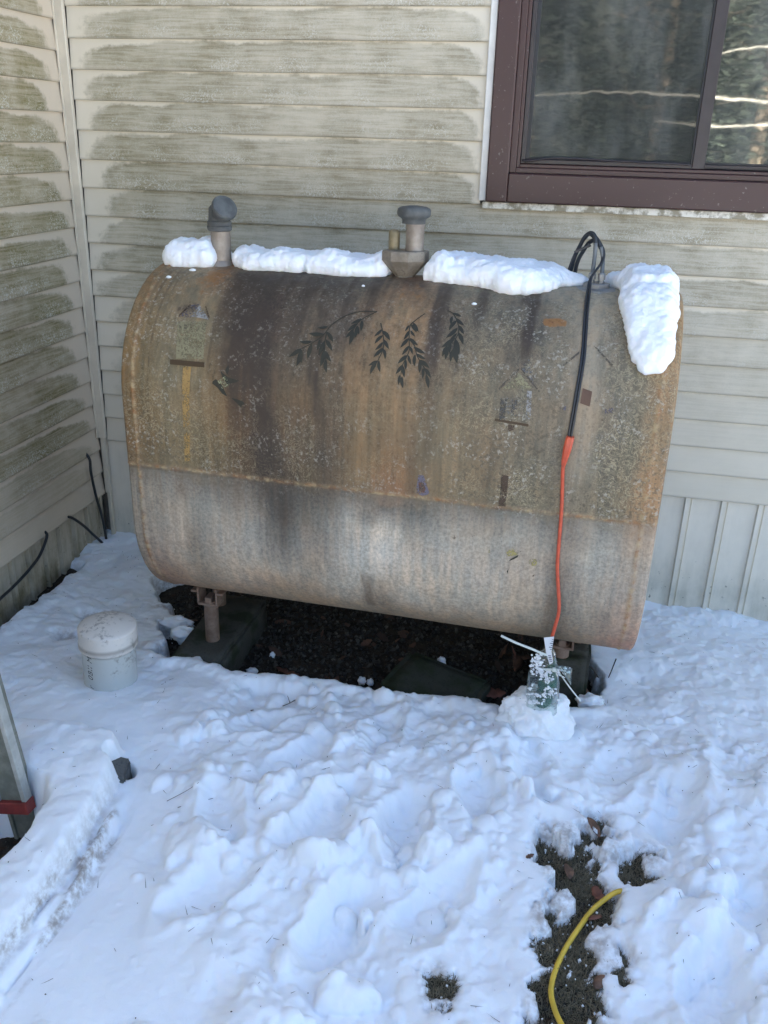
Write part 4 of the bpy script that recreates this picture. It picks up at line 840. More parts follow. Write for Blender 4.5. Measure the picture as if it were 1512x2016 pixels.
so = grid_mesh('ground', np.stack([sx, sy, sz], -1), MAT['soil']); so['kind'] = 'structure'
def gs(x, y):
    i = int(np.clip((x+.2)/.018, 0, sx.shape[0]-1)); j = int(np.clip((y+2.6)/.018, 0, sx.shape[1]-1)); return float(sz[i, j])

# ------------------------------------------------------------------ things under and around the tank
def conc(name, a, b_, moss, amt):
    m = Mat(name, .85, 0, .2); n1 = m.noise(14, 5, .7); n2 = m.noise(120, 4, .7)
    c = m.mix(n1, a, b_); c = m.mix(m.step(.62-amt*.3, .72-amt*.2, m.noise(9, 4)), c, moss); c = m.mix(m.step(.55, .68, n2, 0, .6), c, tuple(x*.45 for x in a))
    m.color(c); m.bump(m.math('ADD', n1, n2), .6, .004); return m.m
MAT['block'] = conc('mossy_concrete', (.055, .053, .044), (.09, .085, .07), (.036, .042, .024), .5)  # base tones darkened to deepen the shade under the tank
MAT['paver'] = conc('green_paver', (.040, .042, .033), (.07, .07, .056), (.036, .045, .024), .6)  # also darkened, shade under the tank put into the colour
MAT['stone'] = conc('dark_stone', (.10, .098, .09), (.15, .145, .135), (.07, .075, .055), .2)
def rough_box(name, lo, hi, mat, jit, seed, M=None, n=14):
    import bmesh
    bm = bmesh.new(); bmesh.ops.create_cube(bm, size=1.0); bmesh.ops.bevel(bm, geom=bm.edges[:], offset=.06, segments=2, affect='EDGES')
    bmesh.ops.subdivide_edges(bm, edges=bm.edges[:], cuts=6, use_grid_fill=True)
    c = Vector([(a+b_)/2 for a, b_ in zip(lo, hi)]); s_ = Vector([b_-a for a, b_ in zip(lo, hi)])
    from mathutils import noise
    for v in bm.verts:
        p = Vector((v.co.x*s_.x, v.co.y*s_.y, v.co.z*s_.z)); p += noise.noise_vector((p+Vector((seed, 0, 0)))*9)*jit+noise.noise_vector((p+Vector((seed, 0, 0)))*40)*jit*.35
        v.co = (M @ (c+p)) if M is not None else c+p
    me = bpy.data.meshes.new(name); bm.to_mesh(me); bm.free(); me.polygons.foreach_set('use_smooth', [True]*len(me.polygons)); me.materials.append(mat)
    o = bpy.data.objects.new(name, me); COL.objects.link(o); return o
tag(rough_box('concrete_block', (.700, -.93, -.34), (.890, -.42, -.138), MAT['block'], .005, 3, T(0, 0, 0)), 'long mossy concrete block under the left front leg of the tank', 'concrete block', 'blocks under the tank')
tag(rough_box('concrete_block', (1.935, -.735, -.34), (2.095, -.32, -.016), MAT['block'], .006, 9), 'tall dark concrete block behind the plastic bag under the right end of the tank', 'concrete block', 'blocks under the tank')
tag(rough_box('paving_slab', (-.16, -.11, -.03), (.16, .11, .03), MAT['paver'], .006, 15, T(1.60, -.76, -.215, rx=.14, ry=.06, rz=-.32)), 'green mossy paving slab lying tilted in the bare soil under the tank', 'paving slab')
tag(rough_box('stone', (-.03, -.045, -.10), (.026, .045, .055), MAT['stone'], .012, 21, T(.826, -1.50, -.165, rz=.3)), 'dark stone peeking out of the broken snow edge beside the trodden snow', 'stone')
def clod(name, c, r, seed, label, cat, group=None, seg=5, amp=.22, fr=2.2):
    import bmesh
    from mathutils import noise
    bm = bmesh.new(); bmesh.ops.create_icosphere(bm, subdivisions=seg, radius=1.0)
    for v in bm.verts:
        n = v.co.normalized(); k = 1+amp*noise.noise(n*fr+Vector((seed*3.1, seed, 0)))+amp*.45*noise.noise(n*fr*2.6+Vector((seed, 7, 0)))+amp*.12*noise.noise(n*14+Vector((seed, 1, 3)))
        v.co = Vector((n.x*r[0]*k, n.y*r[1]*k, n.z*r[2]*k))
    me = bpy.data.meshes.new(name); bm.to_mesh(me); bm.free(); me.polygons.foreach_set('use_smooth', [True]*len(me.polygons)); me.materials.append(MAT['snow'])
    o = bpy.data.objects.new(name, me); COL.objects.link(o); o.location = c; return tag(o, label, cat, group)
clod('snow_clump', (1.940, -.985, -.105), (.112, .085, .090), 4.2, 'big rounded snow clump in front of the wrapped plug under the orange cord', 'snow clump', seg=6, amp=.26, fr=1.6)
for (x, y, z, r, sd_, lb) in ((1.595, -.60, -.205, (.016, .012, .026), 1, 'upright egg-shaped snowball on the soil near the mossy paving slab'), (.95, -.775, -.235, (.022, .013, .012), 2, 'flat snowball on the soil beside the left concrete block'), (1.338, -.735, -.238, (.015, .013, .015), 3, 'left one of the two small snowballs touching each other left of the mossy slab'), (1.368, -.735, -.238, (.012, .012, .014), 4, 'right one of the two small snowballs touching each other left of the mossy slab'), (.985, -.66, -.235, (.010, .010, .013), 5, 'smallest snowball on the gravel behind the flat one')):
    clod('snowball', (x, y, z), r, sd_, lb, 'snowball', 'snowballs on the bare soil', seg=3, amp=.3)
for (x, y, z, r, sd_, lb) in ((.665, -.70, -.175, (.05, .028, .035), 11, 'loose snow lump on the dark soil left of the rusty leg'), (.60, -.62, -.185, (.06, .03, .03), 12, 'flat snow lump on the soil below the lower left corner of the tank'), (2.11, -.78, -.165, (.045, .03, .03), 13, 'dirty snow lump beside the tall concrete block')):
    clod('snow_lump', (x, y, z), r, sd_, lb, 'snow lump', 'snow lumps at the edge of the bare soil', seg=4, amp=.35)
# white drain pipe with a domed cap and printed letters
pv = tag(empty('drain_pipe', (.5735, -1.075, -.30)), 'short white plastic pipe stub with a domed cap sticking out of the snow', 'pipe')
def pvc(name, col, seed):
    m = Mat(name, .35, 0, .5); n1 = m.noise(16, 5, .7); n2 = m.noise(60, 4, .7)
    z = m.n('ShaderNodeSeparateXYZ'); m.t.links.new(m.obj(), z.inputs[0])
    c = m.mix(n1, tuple(x*.93 for x in col), col)
    mk = m.math('MULTIPLY', m.step(.48, .62, n2), m.step(.50, .60, m.noise(9, 3)))
    c = m.mix(m.step(.012, .0, m.math('ABSOLUTE', m.math('SUBTRACT', z.outputs['Z'], .294 if seed == 1 else .312)), 0, .6), c, (.20, .17, .14))  # dark ring at the cap lip: painted lip shade together with dirt
    c = m.mix(m.math('MULTIPLY', mk, .7), c, (.22, .20, .17)); c = m.mix(m.step(.73, .76, m.noise(95, 2), 0, .6), c, (.1, .09, .08))
    m.color(c); return m.m
MAT['pvc'] = pvc('white_pvc', (.56, .57, .54), 1); MAT['pvc_cap'] = pvc('ivory_pvc_cap', (.72, .665, .60), 2)
TP = Matrix.Rotation(.035, 4, 'Y')
b = MB(); b.lathe([(.0835, -.05), (.0835, .31), (.08, .311)], 64, TP); b.build('pipe', MAT['pvc'], pv, sharp=40)
b = MB(); b.lathe([(.0838, .2955), (.0900, .2965), (.0922, .300), (.0922, .310), (.0908, .314), (.0908, .358), (.0905, .362), (.0885, .3645), (.078, .369), (.060, .3745), (.040, .3785), (.020, .381), (.001, .382)], 64, TP); b.build('cap', MAT['pvc_cap'], pv, sharp=50)
fc = bpy.data.curves.new('lettering', 'FONT'); fc.body = "r  0BII M"; fc.size = .028; fc.shear = .25; fc.space_character = 1.15
fo = bpy.data.objects.new('lettering', fc); COL.objects.link(fo); bpy.context.view_layer.update()
me = bpy.data.meshes.new_from_object(fo.evaluated_get(bpy.context.evaluated_depsgraph_get())); bpy.data.objects.remove(fo)
V = [v.co.copy() for v in me.vertices]; PH = math.radians(-107); V2 = []
for p in V:
    w = PH-(p.y-.010)/.0835; V2.append(TP @ Vector((.0839*math.cos(w), .0839*math.sin(w), (.172+p.x))))
pr = mesh_obj('lettering', V2, [tuple(f.vertices) for f in me.polygons], plain('black_print', (.03, .033, .036), .5), pv, smooth=False)
# ladder standing in the corner behind the snowy edging
lad = tag(empty('ladder', (.66, -1.70, -.16)), 'grey ladder with a red foot cap standing by the snowy edging', 'ladder')
MAT['alu'] = metal_mat('weathered_ladder_rail', (.36, .36, .33), (.47, .47, .44), (.16, .16, .12), .55, .15, .6)
MAT['alu_dark'] = metal_mat('mildewed_ladder_web', (.15, .155, .125), (.22, .225, .19), (.09, .095, .06), .6, .1, .6)  # web in a darker, greener grey than the flanges
MAT['redcap'] = plain('red_plastic', (.23, .035, .03), .5, var=.25, scale=25)
LM = Matrix.Rotation(-.17, 4, 'Y') @ Matrix.Rotation(-.06, 4, 'X')
def rail(y0, x0, z0, L_, mats, nm):
    b = MB(); b.box((x0+.0005, y0, z0), (x0+.030, y0+.004, z0+L_), LM, .001); b.box((x0+.0005, y0+.084, z0), (x0+.030, y0+.088, z0+L_), LM, .001)
    b.build(nm, mats[0], lad, smooth=False)
    b = MB(); b.box((x0-.003, y0, z0), (x0, y0+.088, z0+L_), LM, .001); b.build(nm+'_web', mats[1], lad, smooth=False)
# front (fly) rail with its boot, and the base rail behind reaching the ground
def crail(x0, y0, z0, L_, w, mat1, mat2):
    b = MB(); b.box((x0-.013, y0, z0), (x0, y0+.028, z0+L_), LM, .0012); b.box((x0-w, y0, z0), (x0-w+.010, y0+.028, z0+L_), LM, .0012); r_ = b.build('rail', mat1, lad, smooth=False)
    b = MB(); b.box((x0-w+.0102, y0+.008, z0), (x0-.0132, y0+.012, z0+L_), LM); b.build('web', mat2, r_, smooth=False)
crail(.022, .002, .055, 2.3, .088, MAT['alu'], MAT['alu_dark'])
crail(.004, .034, -.10, 2.2, .080, MAT['alu_dark'], MAT['alu_dark'])
b = MB(); b.box((-.070, -.004, .020), (.024, .033, .0545), LM, .002); b.build('foot_cap', MAT['redcap'], lad, smooth=False)
crail(.022-.42, .002, .055, 2.3, .088, MAT['alu'], MAT['alu_dark'])
for z in (.34, .645, .95, 1.255):
    b = MB(); b.tube([LM @ Vector((-.32, .016, z)), LM @ Vector((-.068, .016, z))], .016, 12, smooth=0); b.build('rung', MAT['alu'], lad)
# ------------------------------------------------------------------ cords
MAT['orange'] = plain('orange_cord', (.55, .085, .035), .4, var=.12, scale=60)
MAT['yellow'] = plain('yellow_cord', (.66, .44, .05), .42, var=.12, scale=30)
def path_uv(l, off): return [tank_w(u, v2n(v), o) for (u, v, o) in l]
bk = tag(empty('heater_cable', (1.94, -.6, 1.2)), 'flat black twin cord looped through the fuel lines and hanging down the tank front', 'cord')
loop = [(1.885, -.47, 1.02), (1.893, -.53, 1.14), (1.902, -.56, 1.19), (1.915, -.60, 1.232), (1.932, -.63, 1.262), (1.945, -.645, 1.277), (1.958, -.655, 1.268), (1.972, -.665, 1.252), (1.984, -.675, 1.232), (1.985, -.685, 1.210), (1.972, -.70, 1.188), (1.958, -.735, 1.166)]
dn_ = [tuple(p) for p in path_uv([(.522, .145, .010), (.524, .22, .006), (.531, .344, .0055), (.528, .44, .0055), (.524, .52, .007), (.522, .556, .012)], 0)]
for s_ in (-.0034, .0034):
    pts = [Vector(p)+Vector((s_*.6, 0, s_*.9)) for p in loop]+[Vector(p)+Vector((s_, 0, 0)) for p in dn_]
    b = MB(); b.tube([p-Vector((1.94, -.6, 1.2)) for p in pts], .0034, 8, smooth=5); b.build('wire', MAT['black'], bk)
oc = tag(empty('extension_lead', (1.946, -1.0, .73)), 'orange cord with a moulded plug end hanging straight down in front of the tank', 'cord')
def loc_(l, o): return [Vector(p)-Vector(o) for p in l]
O0 = (1.946, -1.0, .73)
pl = path_uv([(.520, .600, .012), (.514, .640, .013), (.518, .70, .008), (.523, .78, .0075), (.527, .914, .0075), (.533, .97, .009)], 0)+[Vector((1.971, -1.033, .30)), Vector((1.966, -1.033, .245)), Vector((1.960, -1.030, .20)), Vector((1.955, -1.024, .15))]
b = MB(); b.tube(loc_(pl, O0), .0050, 12, smooth=6); b.build('cable', MAT['orange'], oc)
pa, pb = tank_w(.524, v2n(.552), .0155), tank_w(.514, v2n(.632), .0145); Mz = Matrix.Translation(pa-Vector(O0)) @ (pb-pa).to_track_quat('Z', 'Y').to_matrix().to_4x4(); LL = (pb-pa).length
b = MB()
def sect(z, w, h): return [(x*w/2, y*h/2, z) for x, y in ((-1, -.55), (-.7, -1), (.7, -1), (1, -.55), (1, .55), (.7, 1), (-.7, 1), (-1, .55))]
ss_ = [sect(0, .021, .018), sect(.004, .024, .021), sect(LL*.45, .0235, .0205), sect(LL*.62, .020, .018), sect(LL*.98, .013, .012), sect(LL, .011, .010)]; V = sum(ss_, []); F = []
for i in range(len(ss_)-1):
    for k_ in range(8): F.append((i*8+k_, i*8+(k_+1) % 8, i*8+8+(k_+1) % 8, i*8+8+k_))
F += [tuple(range(8))[::-1], tuple(range(len(V)-8, len(V)))]
b.add([Mz @ Vector(v) for v in V], F); b.build('plug', MAT['orange'], oc, sharp=30)
# folded white wire tag near the lower end, with printed bars
m = Mat('white_tag', .4); m.color((.74, .75, .78)); MAT['tag'] = m.m
V = [(1.938, -1.018, .203), (1.9665, -1.022, .213), (1.9640, -1.026, .165), (1.949, -1.024, .158), (1.9715, -1.034, .136), (1.9625, -1.034, .126)]
V = [Vector(v)-Vector(O0)-Vector((0, .018, 0)) for v in V]; V += [v+Vector((0, .0012, 0)) for v in V]
o = mesh_obj('tag', V, [(0, 1, 2, 3), (3, 2, 4, 5), (6, 9, 8, 7), (9, 11, 10, 8), (0, 6, 7, 1), (1, 7, 8, 2), (2, 8, 10, 4), (4, 10, 11, 5), (5, 11, 9, 3), (3, 9, 6, 0)], MAT['tag'], oc, smooth=False)
b = MB()
for i in range(6):
    t = i/6; p = Vector((1.9575, -1.0235, .203)).lerp(Vector((1.954, -1.0268, .166)), t)-Vector(O0)-Vector((0, .018, 0))
    if i in (2, 4): b.box((p.x, p.y-.0012, p.z), (p.x+.009, p.y-.0006, p.z+.0022))
    else: b.box((p.x+.004, p.y-.0012, p.z), (p.x+.010, p.y-.0006, p.z+.0018))
for i in range(4):
    p = Vector((1.9555, -1.0275, .152)).lerp(Vector((1.9625, -1.0345, .133)), i/4)-Vector(O0)-Vector((0, .018, 0)); b.box((p.x, p.y-.0022, p.z), (p.x+.008, p.y-.0012, p.z+.002))
b.build('tag_print', plain('grey_print', (.12, .13, .16), .5), oc, smooth=False)
# plug wrapped in a clear bag
bagE = tag(empty('plastic_bag', (1.952, -1.018, -.03)), 'clear frosty plastic bag tied round a green plug under the orange cord', 'plastic bag')
B0 = Vector((1.952, -1.0, -.03))
m = Mat('clear_plastic'); t = m.t
tr = m.n('ShaderNodeBsdfTransparent'); tr.inputs[0].default_value = (.90, .95, .93, 1); gl = m.n('ShaderNodeBsdfGlossy'); gl.inputs['Roughness'].default_value = .15; df_ = m.n('ShaderNodeBsdfTranslucent'); df_.inputs[0].default_value = (.72, .78, .77, 1)
nz = m.noise(38, 4, .65, None, .6); lw = m.n('ShaderNodeLayerWeight'); lw.inputs[0].default_value = .25
x1 = m.n('ShaderNodeMixShader'); x2 = m.n('ShaderNodeMixShader')
t.links.new(m.math('MULTIPLY_ADD', lw.outputs['Fresnel'], .55, .08), x1.inputs[0]); t.links.new(tr.outputs[0], x1.inputs[1]); t.links.new(gl.outputs[0], x1.inputs[2])
t.links.new(m.step(.42, .70, nz, .10, .50), x2.inputs[0]); t.links.new(x1.outputs[0], x2.inputs[1]); t.links.new(df_.outputs[0], x2.inputs[2])
bp = m.n('ShaderNodeBump'); bp.inputs['Strength'].default_value = .7; bp.inputs['Distance'].default_value = .004; t.links.new(nz, bp.inputs['Height'])
for g_ in (gl, df_): t.links.new(bp.outputs[0], g_.inputs['Normal'])
t.links.new(x2.outputs[0], m.out.inputs[0]); MAT['bag'] = m.m
nrow, ncol = 26, 40; P_ = np.zeros((nrow, ncol, 3))
for i in range(nrow):
    t_ = i/(nrow-1); z = -.035+.225*t_
    w = np.interp(t_, [0, .08, .45, .66, .72, .80, .92, 1.0], [.040, .046, .047, .043, .037, .034, .024, .010]); dpt = np.interp(t_, [0, .5, .72, 1], [.026, .030, .024, .008])
    cx = .002-.006*t_+(.010*ss(.85, 1, np.array(t_)))
    for j in range(ncol):
        a_ = 2*math.pi*j/ncol; ca, sa = math.cos(a_), math.sin(a_); k_ = (abs(ca)**3.2+abs(sa)**3.2)**(-1/3.2)
        wr = 1+.16*(float(fbm(np.array(j*.55), np.array(i*.28), 7, 3))-.5)
        P_[i, j] = (cx+ca*w*k_*wr, sa*dpt*k_*wr, z)
grid_mesh('bag_film', P_, MAT['bag'], bagE, wrap=True)
MAT['green'] = plain('green_plug', (.03, .12, .085), .4, var=.25, scale=40)
b = MB(); b.lathe([(.002, -.012), (.021, -.011), (.0245, -.004), (.0245, .044), (.0215, .05), (.0215, .056), (.027, .059), (.0275, .098), (.022, .106), (.012, .116), (.010, .140), (.006, .155), (.002, .152)], 20, T(.004, .003, 0, ry=.10)); b.box((-.013, -.016, .038), (.016, .010, .064), T(.004, 0, 0), .003)
b.build('plug', MAT['green'], bagE, sharp=40)
MAT['tie'] = plain('white_nylon', (.62, .64, .58), .35, var=.08)
def strip(pts, w, nm):
    b = MB(); b.tube(loc_(pts, B0), w, 4, smooth=5, flat=.45); b.build(nm, MAT['tie'], bagE, smooth=False)
strip([(1.818, -1.045, .207), (1.86, -1.047, .192), (1.905, -1.042, .176), (1.938, -1.034, .160), (1.952, -1.026, .152)], .0034, 'zip_tie')
strip([(1.930, -1.028, .105), (1.955, -1.032, .108), (1.976, -1.030, .110), (1.983, -1.024, .108), (1.996, -1.025, .094), (2.022, -1.028, .062), (2.045, -1.030, .036), (2.062, -1.031, .018)], .0032, 'zip_tie')
b = MB(); b.box((1.971-B0.x, -.036, .134), (1.983-B0.x, -.026, .146), None, .002); b.build('zip_tie_head', MAT['tie'], bagE, smooth=False)
# torn flap of film on the right and frost stuck on the film
n_ = 9; P_ = np.zeros((n_, n_, 3))
for i in range(n_):
    for j in range(n_):
        t_, s_ = i/(n_-1), j/(n_-1); P_[i, j] = (.026+.050*t_, -.020-.012*t_+.010*math.sin(5*s_+3*t_), .148-.016*t_-.012*t_*t_+(s_-.5)*(.012+.036*t_)+.006*math.sin(9*s_)*t_)
fl_ = grid_mesh('bag_flap', P_, MAT['bag'], bagE); sm = fl_.modifiers.new('Solidify', 'SOLIDIFY'); sm.thickness = .001
def frost(nm, spots, seed, parent):
    import bmesh
    from mathutils import noise
    bm = bmesh.new(); rr = random.Random(seed)
    for (x, z, sx_, sz_, n) in spots:
        for k in range(n):
            px, pz = x+rr.gauss(0, sx_), z+rr.gauss(0, sz_); r = rr.uniform(.0012, .0040)
            mm = Matrix.Translation((px, -.0305+rr.uniform(-.003, .003)+abs(x)*.12, pz)) @ Matrix.Diagonal((r*rr.uniform(.8, 1.6), r, r*rr.uniform(.7, 1.2), 1))
            bmesh.ops.create_icosphere(bm, subdivisions=2, radius=1, matrix=mm)
    for v in bm.verts: v.co += noise.noise_vector(v.co*400)*.0012
    me = bpy.data.meshes.new(nm); bm.to_mesh(me); bm.free(); me.polygons.foreach_set('use_smooth', [True]*len(me.polygons)); me.materials.append(MAT['snow'])
    o = bpy.data.objects.new(nm, me); COL.objects.link(o); o.parent = parent
frost('frost', [(-.024, .165, .009, .010, 40), (-.028, .138, .009, .010, 34), (-.008, .128, .014, .006, 40), (.004, .112, .012, .010, 30), (.012, .092, .003, .010, 12), (-.010, .045, .018, .004, 34), (.020, .060, .010, .006, 34), (-.020, .020, .014, .004, 34), (-.036, .06, .004, .008, 10), (.050, .135, .012, .010, 20)], 3, bagE)
# yellow cord in the thawed patch
yc = [(x, y, z+.022) for x, y, z in [(2.27, -1.56, -.24), (2.235, -1.566, -.205), (2.210, -1.574, -.172), (2.185, -1.590, -.160), (2.16, -1.603, -.165), (2.118, -1.646, -.178), (2.089, -1.701, -.180), (2.057, -1.773, -.180), (2.037, -1.839, -.178), (2.03, -1.892, -.176), (2.038, -1.933, -.174), (2.052, -1.97, -.168), (2.074, -2.01, -.16), (2.12, -2.08, -.15), (2.2, -2.14, -.2)]]
b = MB(); b.tube(yc, .0060, 14, smooth=8); tag(b.build('extension_lead', MAT['yellow']), 'thick yellow cord curving over the mossy thawed patch', 'cord')
for pts, lb in (([(-.010, -.115, .262), (.012, -.120, .235), (.014, -.124, .18), (.012, -.102, .069), (.012, -.068, -.052), (.014, -.058, -.165), (.02, -.055, -.24)], 'black cable hanging from the siding lip right in the house corner'),
                ([(-.014, -.31, .052), (.008, -.292, .041), (.014, -.225, -.021), (.014, -.16, -.09), (.016, -.101, -.154), (.03, -.06, -.22)], 'short black cable slanting over the ribbed skirting towards the house corner'),
                ([(-.012, -.47, .058), (.010, -.48, .044), (.016, -.543, -.002), (.018, -.60, -.022), (.018, -.669, -.038), (.018, -.75, -.05), (.018, -.83, -.058), (.02, -1.0, -.09), (.03, -1.2, -.2)], 'long black cable sagging along the ribbed skirting out to the left')):
    b = MB(); b.tube(pts, .0058, 10, smooth=7); tag(b.build('black_cable', MAT['black']), lb, 'cable', 'cables on the left house wall')

# ------------------------------------------------------------------ litter
MAT['leaf'] = plain('dead_oak_leaf', (.125, .062, .036), .65, var=.45, scale=40)
MAT['leaf2'] = plain('red_brown_leaf', (.15, .055, .035), .65, var=.35, scale=40)
def dead_leaf(M, L_, kind, seed):
    rr = random.Random(seed); n = 13; V = []; F = []
    for i in range(n):
        t = i/(n-1); w = L_*.26*math.sin(math.pi*min(1, t*.95+.04))**.7
        if kind == 'oak': w *= .62+.5*abs(math.sin(t*math.pi*3.5))
        cz = .10*L_*math.sin(t*3+seed); 
        for s_ in (-1, 0, 1): V.append((t*L_, s_*w, cz+(.32*w*abs(s_)*(1 if seed % 2 else -.6))+rr.uniform(-.001, .001)))
    for i in range(n-1):
        for k in range(2): F.append((i*3+k, i*3+k+1, i*3+4+k, i*3+3+k))
    V = [tuple(M @ Vector(v)) for v in V]; return V, F
def leaf_thing(x, y, z, L_, kind, seed, lb, rx=.3, ry=-.1):
    V, F = dead_leaf(T(x, y, z, rx, ry, seed*1.7), L_, kind, seed); o = mesh_obj('dead_leaf', V, F, MAT['leaf' if seed % 3 else 'leaf2']); md = o.modifiers.new('Solidify', 'SOLIDIFY'); md.thickness = .0008
    tag(o, lb, 'leaf', 'dead leaves')
for (x, y, z, L_, kd, sd_, lb) in ((2.058, -1.575, -.150, .052, 'oval', 1, 'folded brown leaf in the thawed patch left of the yellow cord end'), (2.118, -1.580, -.150, .05, 'oak', 3, 'dark reddish leaf just above the bend of the yellow cord'), (2.135, -1.665, -.150, .04, 'oval', 6, 'red brown leaf to the right of the middle of the yellow cord'), (2.135, -1.40, -.152, .06, 'oval', 5, 'brown leaf in the topmost thawed spot'),
                            (1.075, -1.10, None, .030, 'oval', 2, 'lone curled tan leaf lying on the snow in front of the tank'), (1.951, -1.555, None, .022, 'oak', 4, 'tiny brown leaf on the snow left of the thawed patch'), (2.12, -1.868, -.152, .045, 'oval', 8, 'brown leaf beside the lowest bend of the yellow cord'), (1.12, -.775, -.235, .10, 'oak', 9, 'large red brown oak leaf on the soil left of the small snowballs'), (1.845, -.70, -.045, .075, 'oak', 12, 'oak leaf hanging just under the tank left of the plastic bag'),
                            (1.86, -.60, -.19, .09, 'oval', 10, 'upright brown leaf in the dark soil left of the bagged plug'), (1.80, -.52, -.20, .10, 'oak', 14, 'broad brown leaf in the soil behind the upright one'), (1.76, -.74, -.22, .08, 'oak', 15, 'red brown leaf at the snow edge right of the mossy slab'), (2.12, -.71, -.19, .07, 'oval', 16, 'dark leaf in the hollow right of the tall concrete block'), (.66, -.57, -.18, .09, 'oak', 17, 'dark leaf in the soil left of the rusty leg')):
    leaf_thing(x, y, z if z is not None else hs(x, y)+.004, L_, kd, sd_, lb, rx=(1.2 if 'upright' in lb or 'hanging' in lb else .35), ry=(-1.1 if 'upright' in lb else (1.0 if 'hanging' in lb else -.1)))
def chips(name, n, gen, mat, size, kind, seed):
    """many tiny stones in one mesh."""
    rr = random.Random(seed); V = []; F = []
    base = [(1, 0, 0), (-1, 0, 0), (0, 1, 0), (0, -1, 0), (0, 0, 1), (0, 0, -1)]; bf = [(0, 2, 4), (2, 1, 4), (1, 3, 4), (3, 0, 4), (2, 0, 5), (1, 2, 5), (3, 1, 5), (0, 3, 5)]
    for i in range(n):
        x, y, z = gen(rr); s_ = rr.uniform(*size); M_ = T(x, y, z, rr.uniform(0, 6), rr.uniform(0, 6), rr.uniform(0, 6)); b0 = len(V)
        for v in base: V.append(tuple(M_ @ Vector([v[0]*s_*rr.uniform(.6, 1.3), v[1]*s_*rr.uniform(.5, 1.1), v[2]*s_*rr.uniform(.4, .9)])))
        F += [tuple(k+b0 for k in f) for f in bf]
    o = mesh_obj(name, V, F, mat, smooth=False); o['kind'] = kind; return o
m = Mat('mixed_gravel', .8); g = m.n('ShaderNodeNewGeometry'); rmp = m.n('ShaderNodeValToRGB'); m.t.links.new(g.outputs['Random Per Island'], rmp.inputs[0])
for p_, c_ in ((.0, (.016, .013, .010)), (.45, (.034, .028, .022)), (.85, (.055, .047, .036)), (1.0, (.11, .10, .08))):
    e = rmp.color_ramp.elements.new(p_) if p_ not in (0.0, 1.0) else rmp.color_ramp.elements[0 if p_ == 0 else -1]; e.color = (*c_, 1)
m.color(rmp.outputs[0]); MAT['gravel'] = m.m
def in_pit(rr):
    while True:
        x, y = rr.uniform(.45, 2.15), rr.uniform(-.95, -.15)
        if float(poly_sd(np.array(x), np.array(y), PIT)) > -.02: return x, y, gs(x, y)+rr.uniform(-.001, .006)
chips('gravel', 5200, in_pit, MAT['gravel'], (.004, .013), 'stuff', 4)
def scatter_leaves(name, n, gen, seed):
    V = []; F = []; rr = random.Random(seed)
    for i in range(n):
        x, y, z = gen(rr); v, f = dead_leaf(T(x, y, z+.006, rr.uniform(-.6, .6), rr.uniform(-.4, .4), rr.uniform(0, 6)), rr.uniform(.03, .075), 'oak' if rr.random() < .5 else 'oval', i); b0 = len(V); V += v; F += [tuple(k+b0 for k in q_) for q_ in f]
    m = Mat('leaf_litter_mix', .8); g = m.n('ShaderNodeNewGeometry'); m.color(m.mix(g.outputs['Random Per Island'], (.035, .022, .016), (.115, .058, .036)))
    o = mesh_obj(name, V, F, m.m); o['kind'] = 'stuff'
scatter_leaves('leaf_litter', 80, in_pit, 8)
def in_moss(rr):
    while True:
        q_ = MOSS[rr.choice((0, 1, 1, 1, 2, 2, 3, 3, 3, 3, 4, 5, 6, 6, 7))]; xs_ = [p[0] for p in q_]; ys_ = [p[1] for p in q_]
        x, y = rr.uniform(min(xs_)-.02, max(xs_)+.02), rr.uniform(min(ys_)-.02, max(ys_)+.02)
        if float(poly_sd(np.array(x), np.array(y), q_)) > -.02: return x, y, gs(x, y)
def blades(name, n, gen, mat, ln, th, kind, seed, flat):
    rr = random.Random(seed); V = []; F = []
    for i in range(n):
        x, y, z = gen(rr); l = rr.uniform(*ln); a_ = rr.uniform(0, 6.283); el = rr.uniform(-.1, .25) if flat else rr.uniform(.1, 1.3); d = Vector((math.cos(a_)*math.cos(el), math.sin(a_)*math.cos(el), math.sin(el))); s_ = d.cross(Vector((0, 0, 1))).normalized()*th; u = Vector((0, 0, th)); p = Vector((x, y, z)); bnd = Vector((0, 0, -l*.15 if not flat else l*.03))
        q_ = [p-s_, p+s_, p+u, p+d*l*.5-s_*.8-bnd, p+d*l*.5+s_*.8-bnd, p+d*l*.5+u-bnd, p+d*l]; b0 = len(V); V += [tuple(v) for v in q_]
        F += [tuple(k+b0 for k in f) for f in ((0, 3, 4, 1), (1, 4, 5, 2), (2, 5, 3, 0), (3, 6, 4), (4, 6, 5), (5, 6, 3))]
    o = mesh_obj(name, V, F, mat, smooth=False); o['kind'] = kind; return o
m = Mat('moss_and_dry_grass', .85); g = m.n('ShaderNodeNewGeometry'); m.color(m.mix(g.outputs['Random Per Island'], (.085, .08, .048), (.27, .215, .14))); MAT['moss'] = m.m
blades('moss', 17000, in_moss, MAT['moss'], (.006, .022), .0009, 'stuff', 21, False)
chips('soil_crumbs', 500, lambda rr: (lambda p: (p[0], p[1], p[2]+.003))(in_moss(rr)), MAT['gravel'], (.002, .007), 'stuff', 33)
m = Mat('pine_litter', .8); g = m.n('ShaderNodeNewGeometry'); m.color(m.mix(g.outputs['Random Per Island'], (.035, .028, .022), (.12, .095, .07))); MAT['needle'] = m.m
def on_snow(rr):
    while True:
        x, y = rr.uniform(.05, 3.0), rr.uniform(-2.3, -.03)
        if hs(x, y) > -.22: return x, y, hs(x, y)+.0015
blades('pine_needles', 330, on_snow, MAT['needle'], (.008, .034), .0006, 'stuff', 44, True)
chips('snow_specks', 420, lambda rr: (lambda p: (p[0], p[1], p[2]))(on_snow(rr)), MAT['needle'], (.0008, .0024), 'stuff', 51)
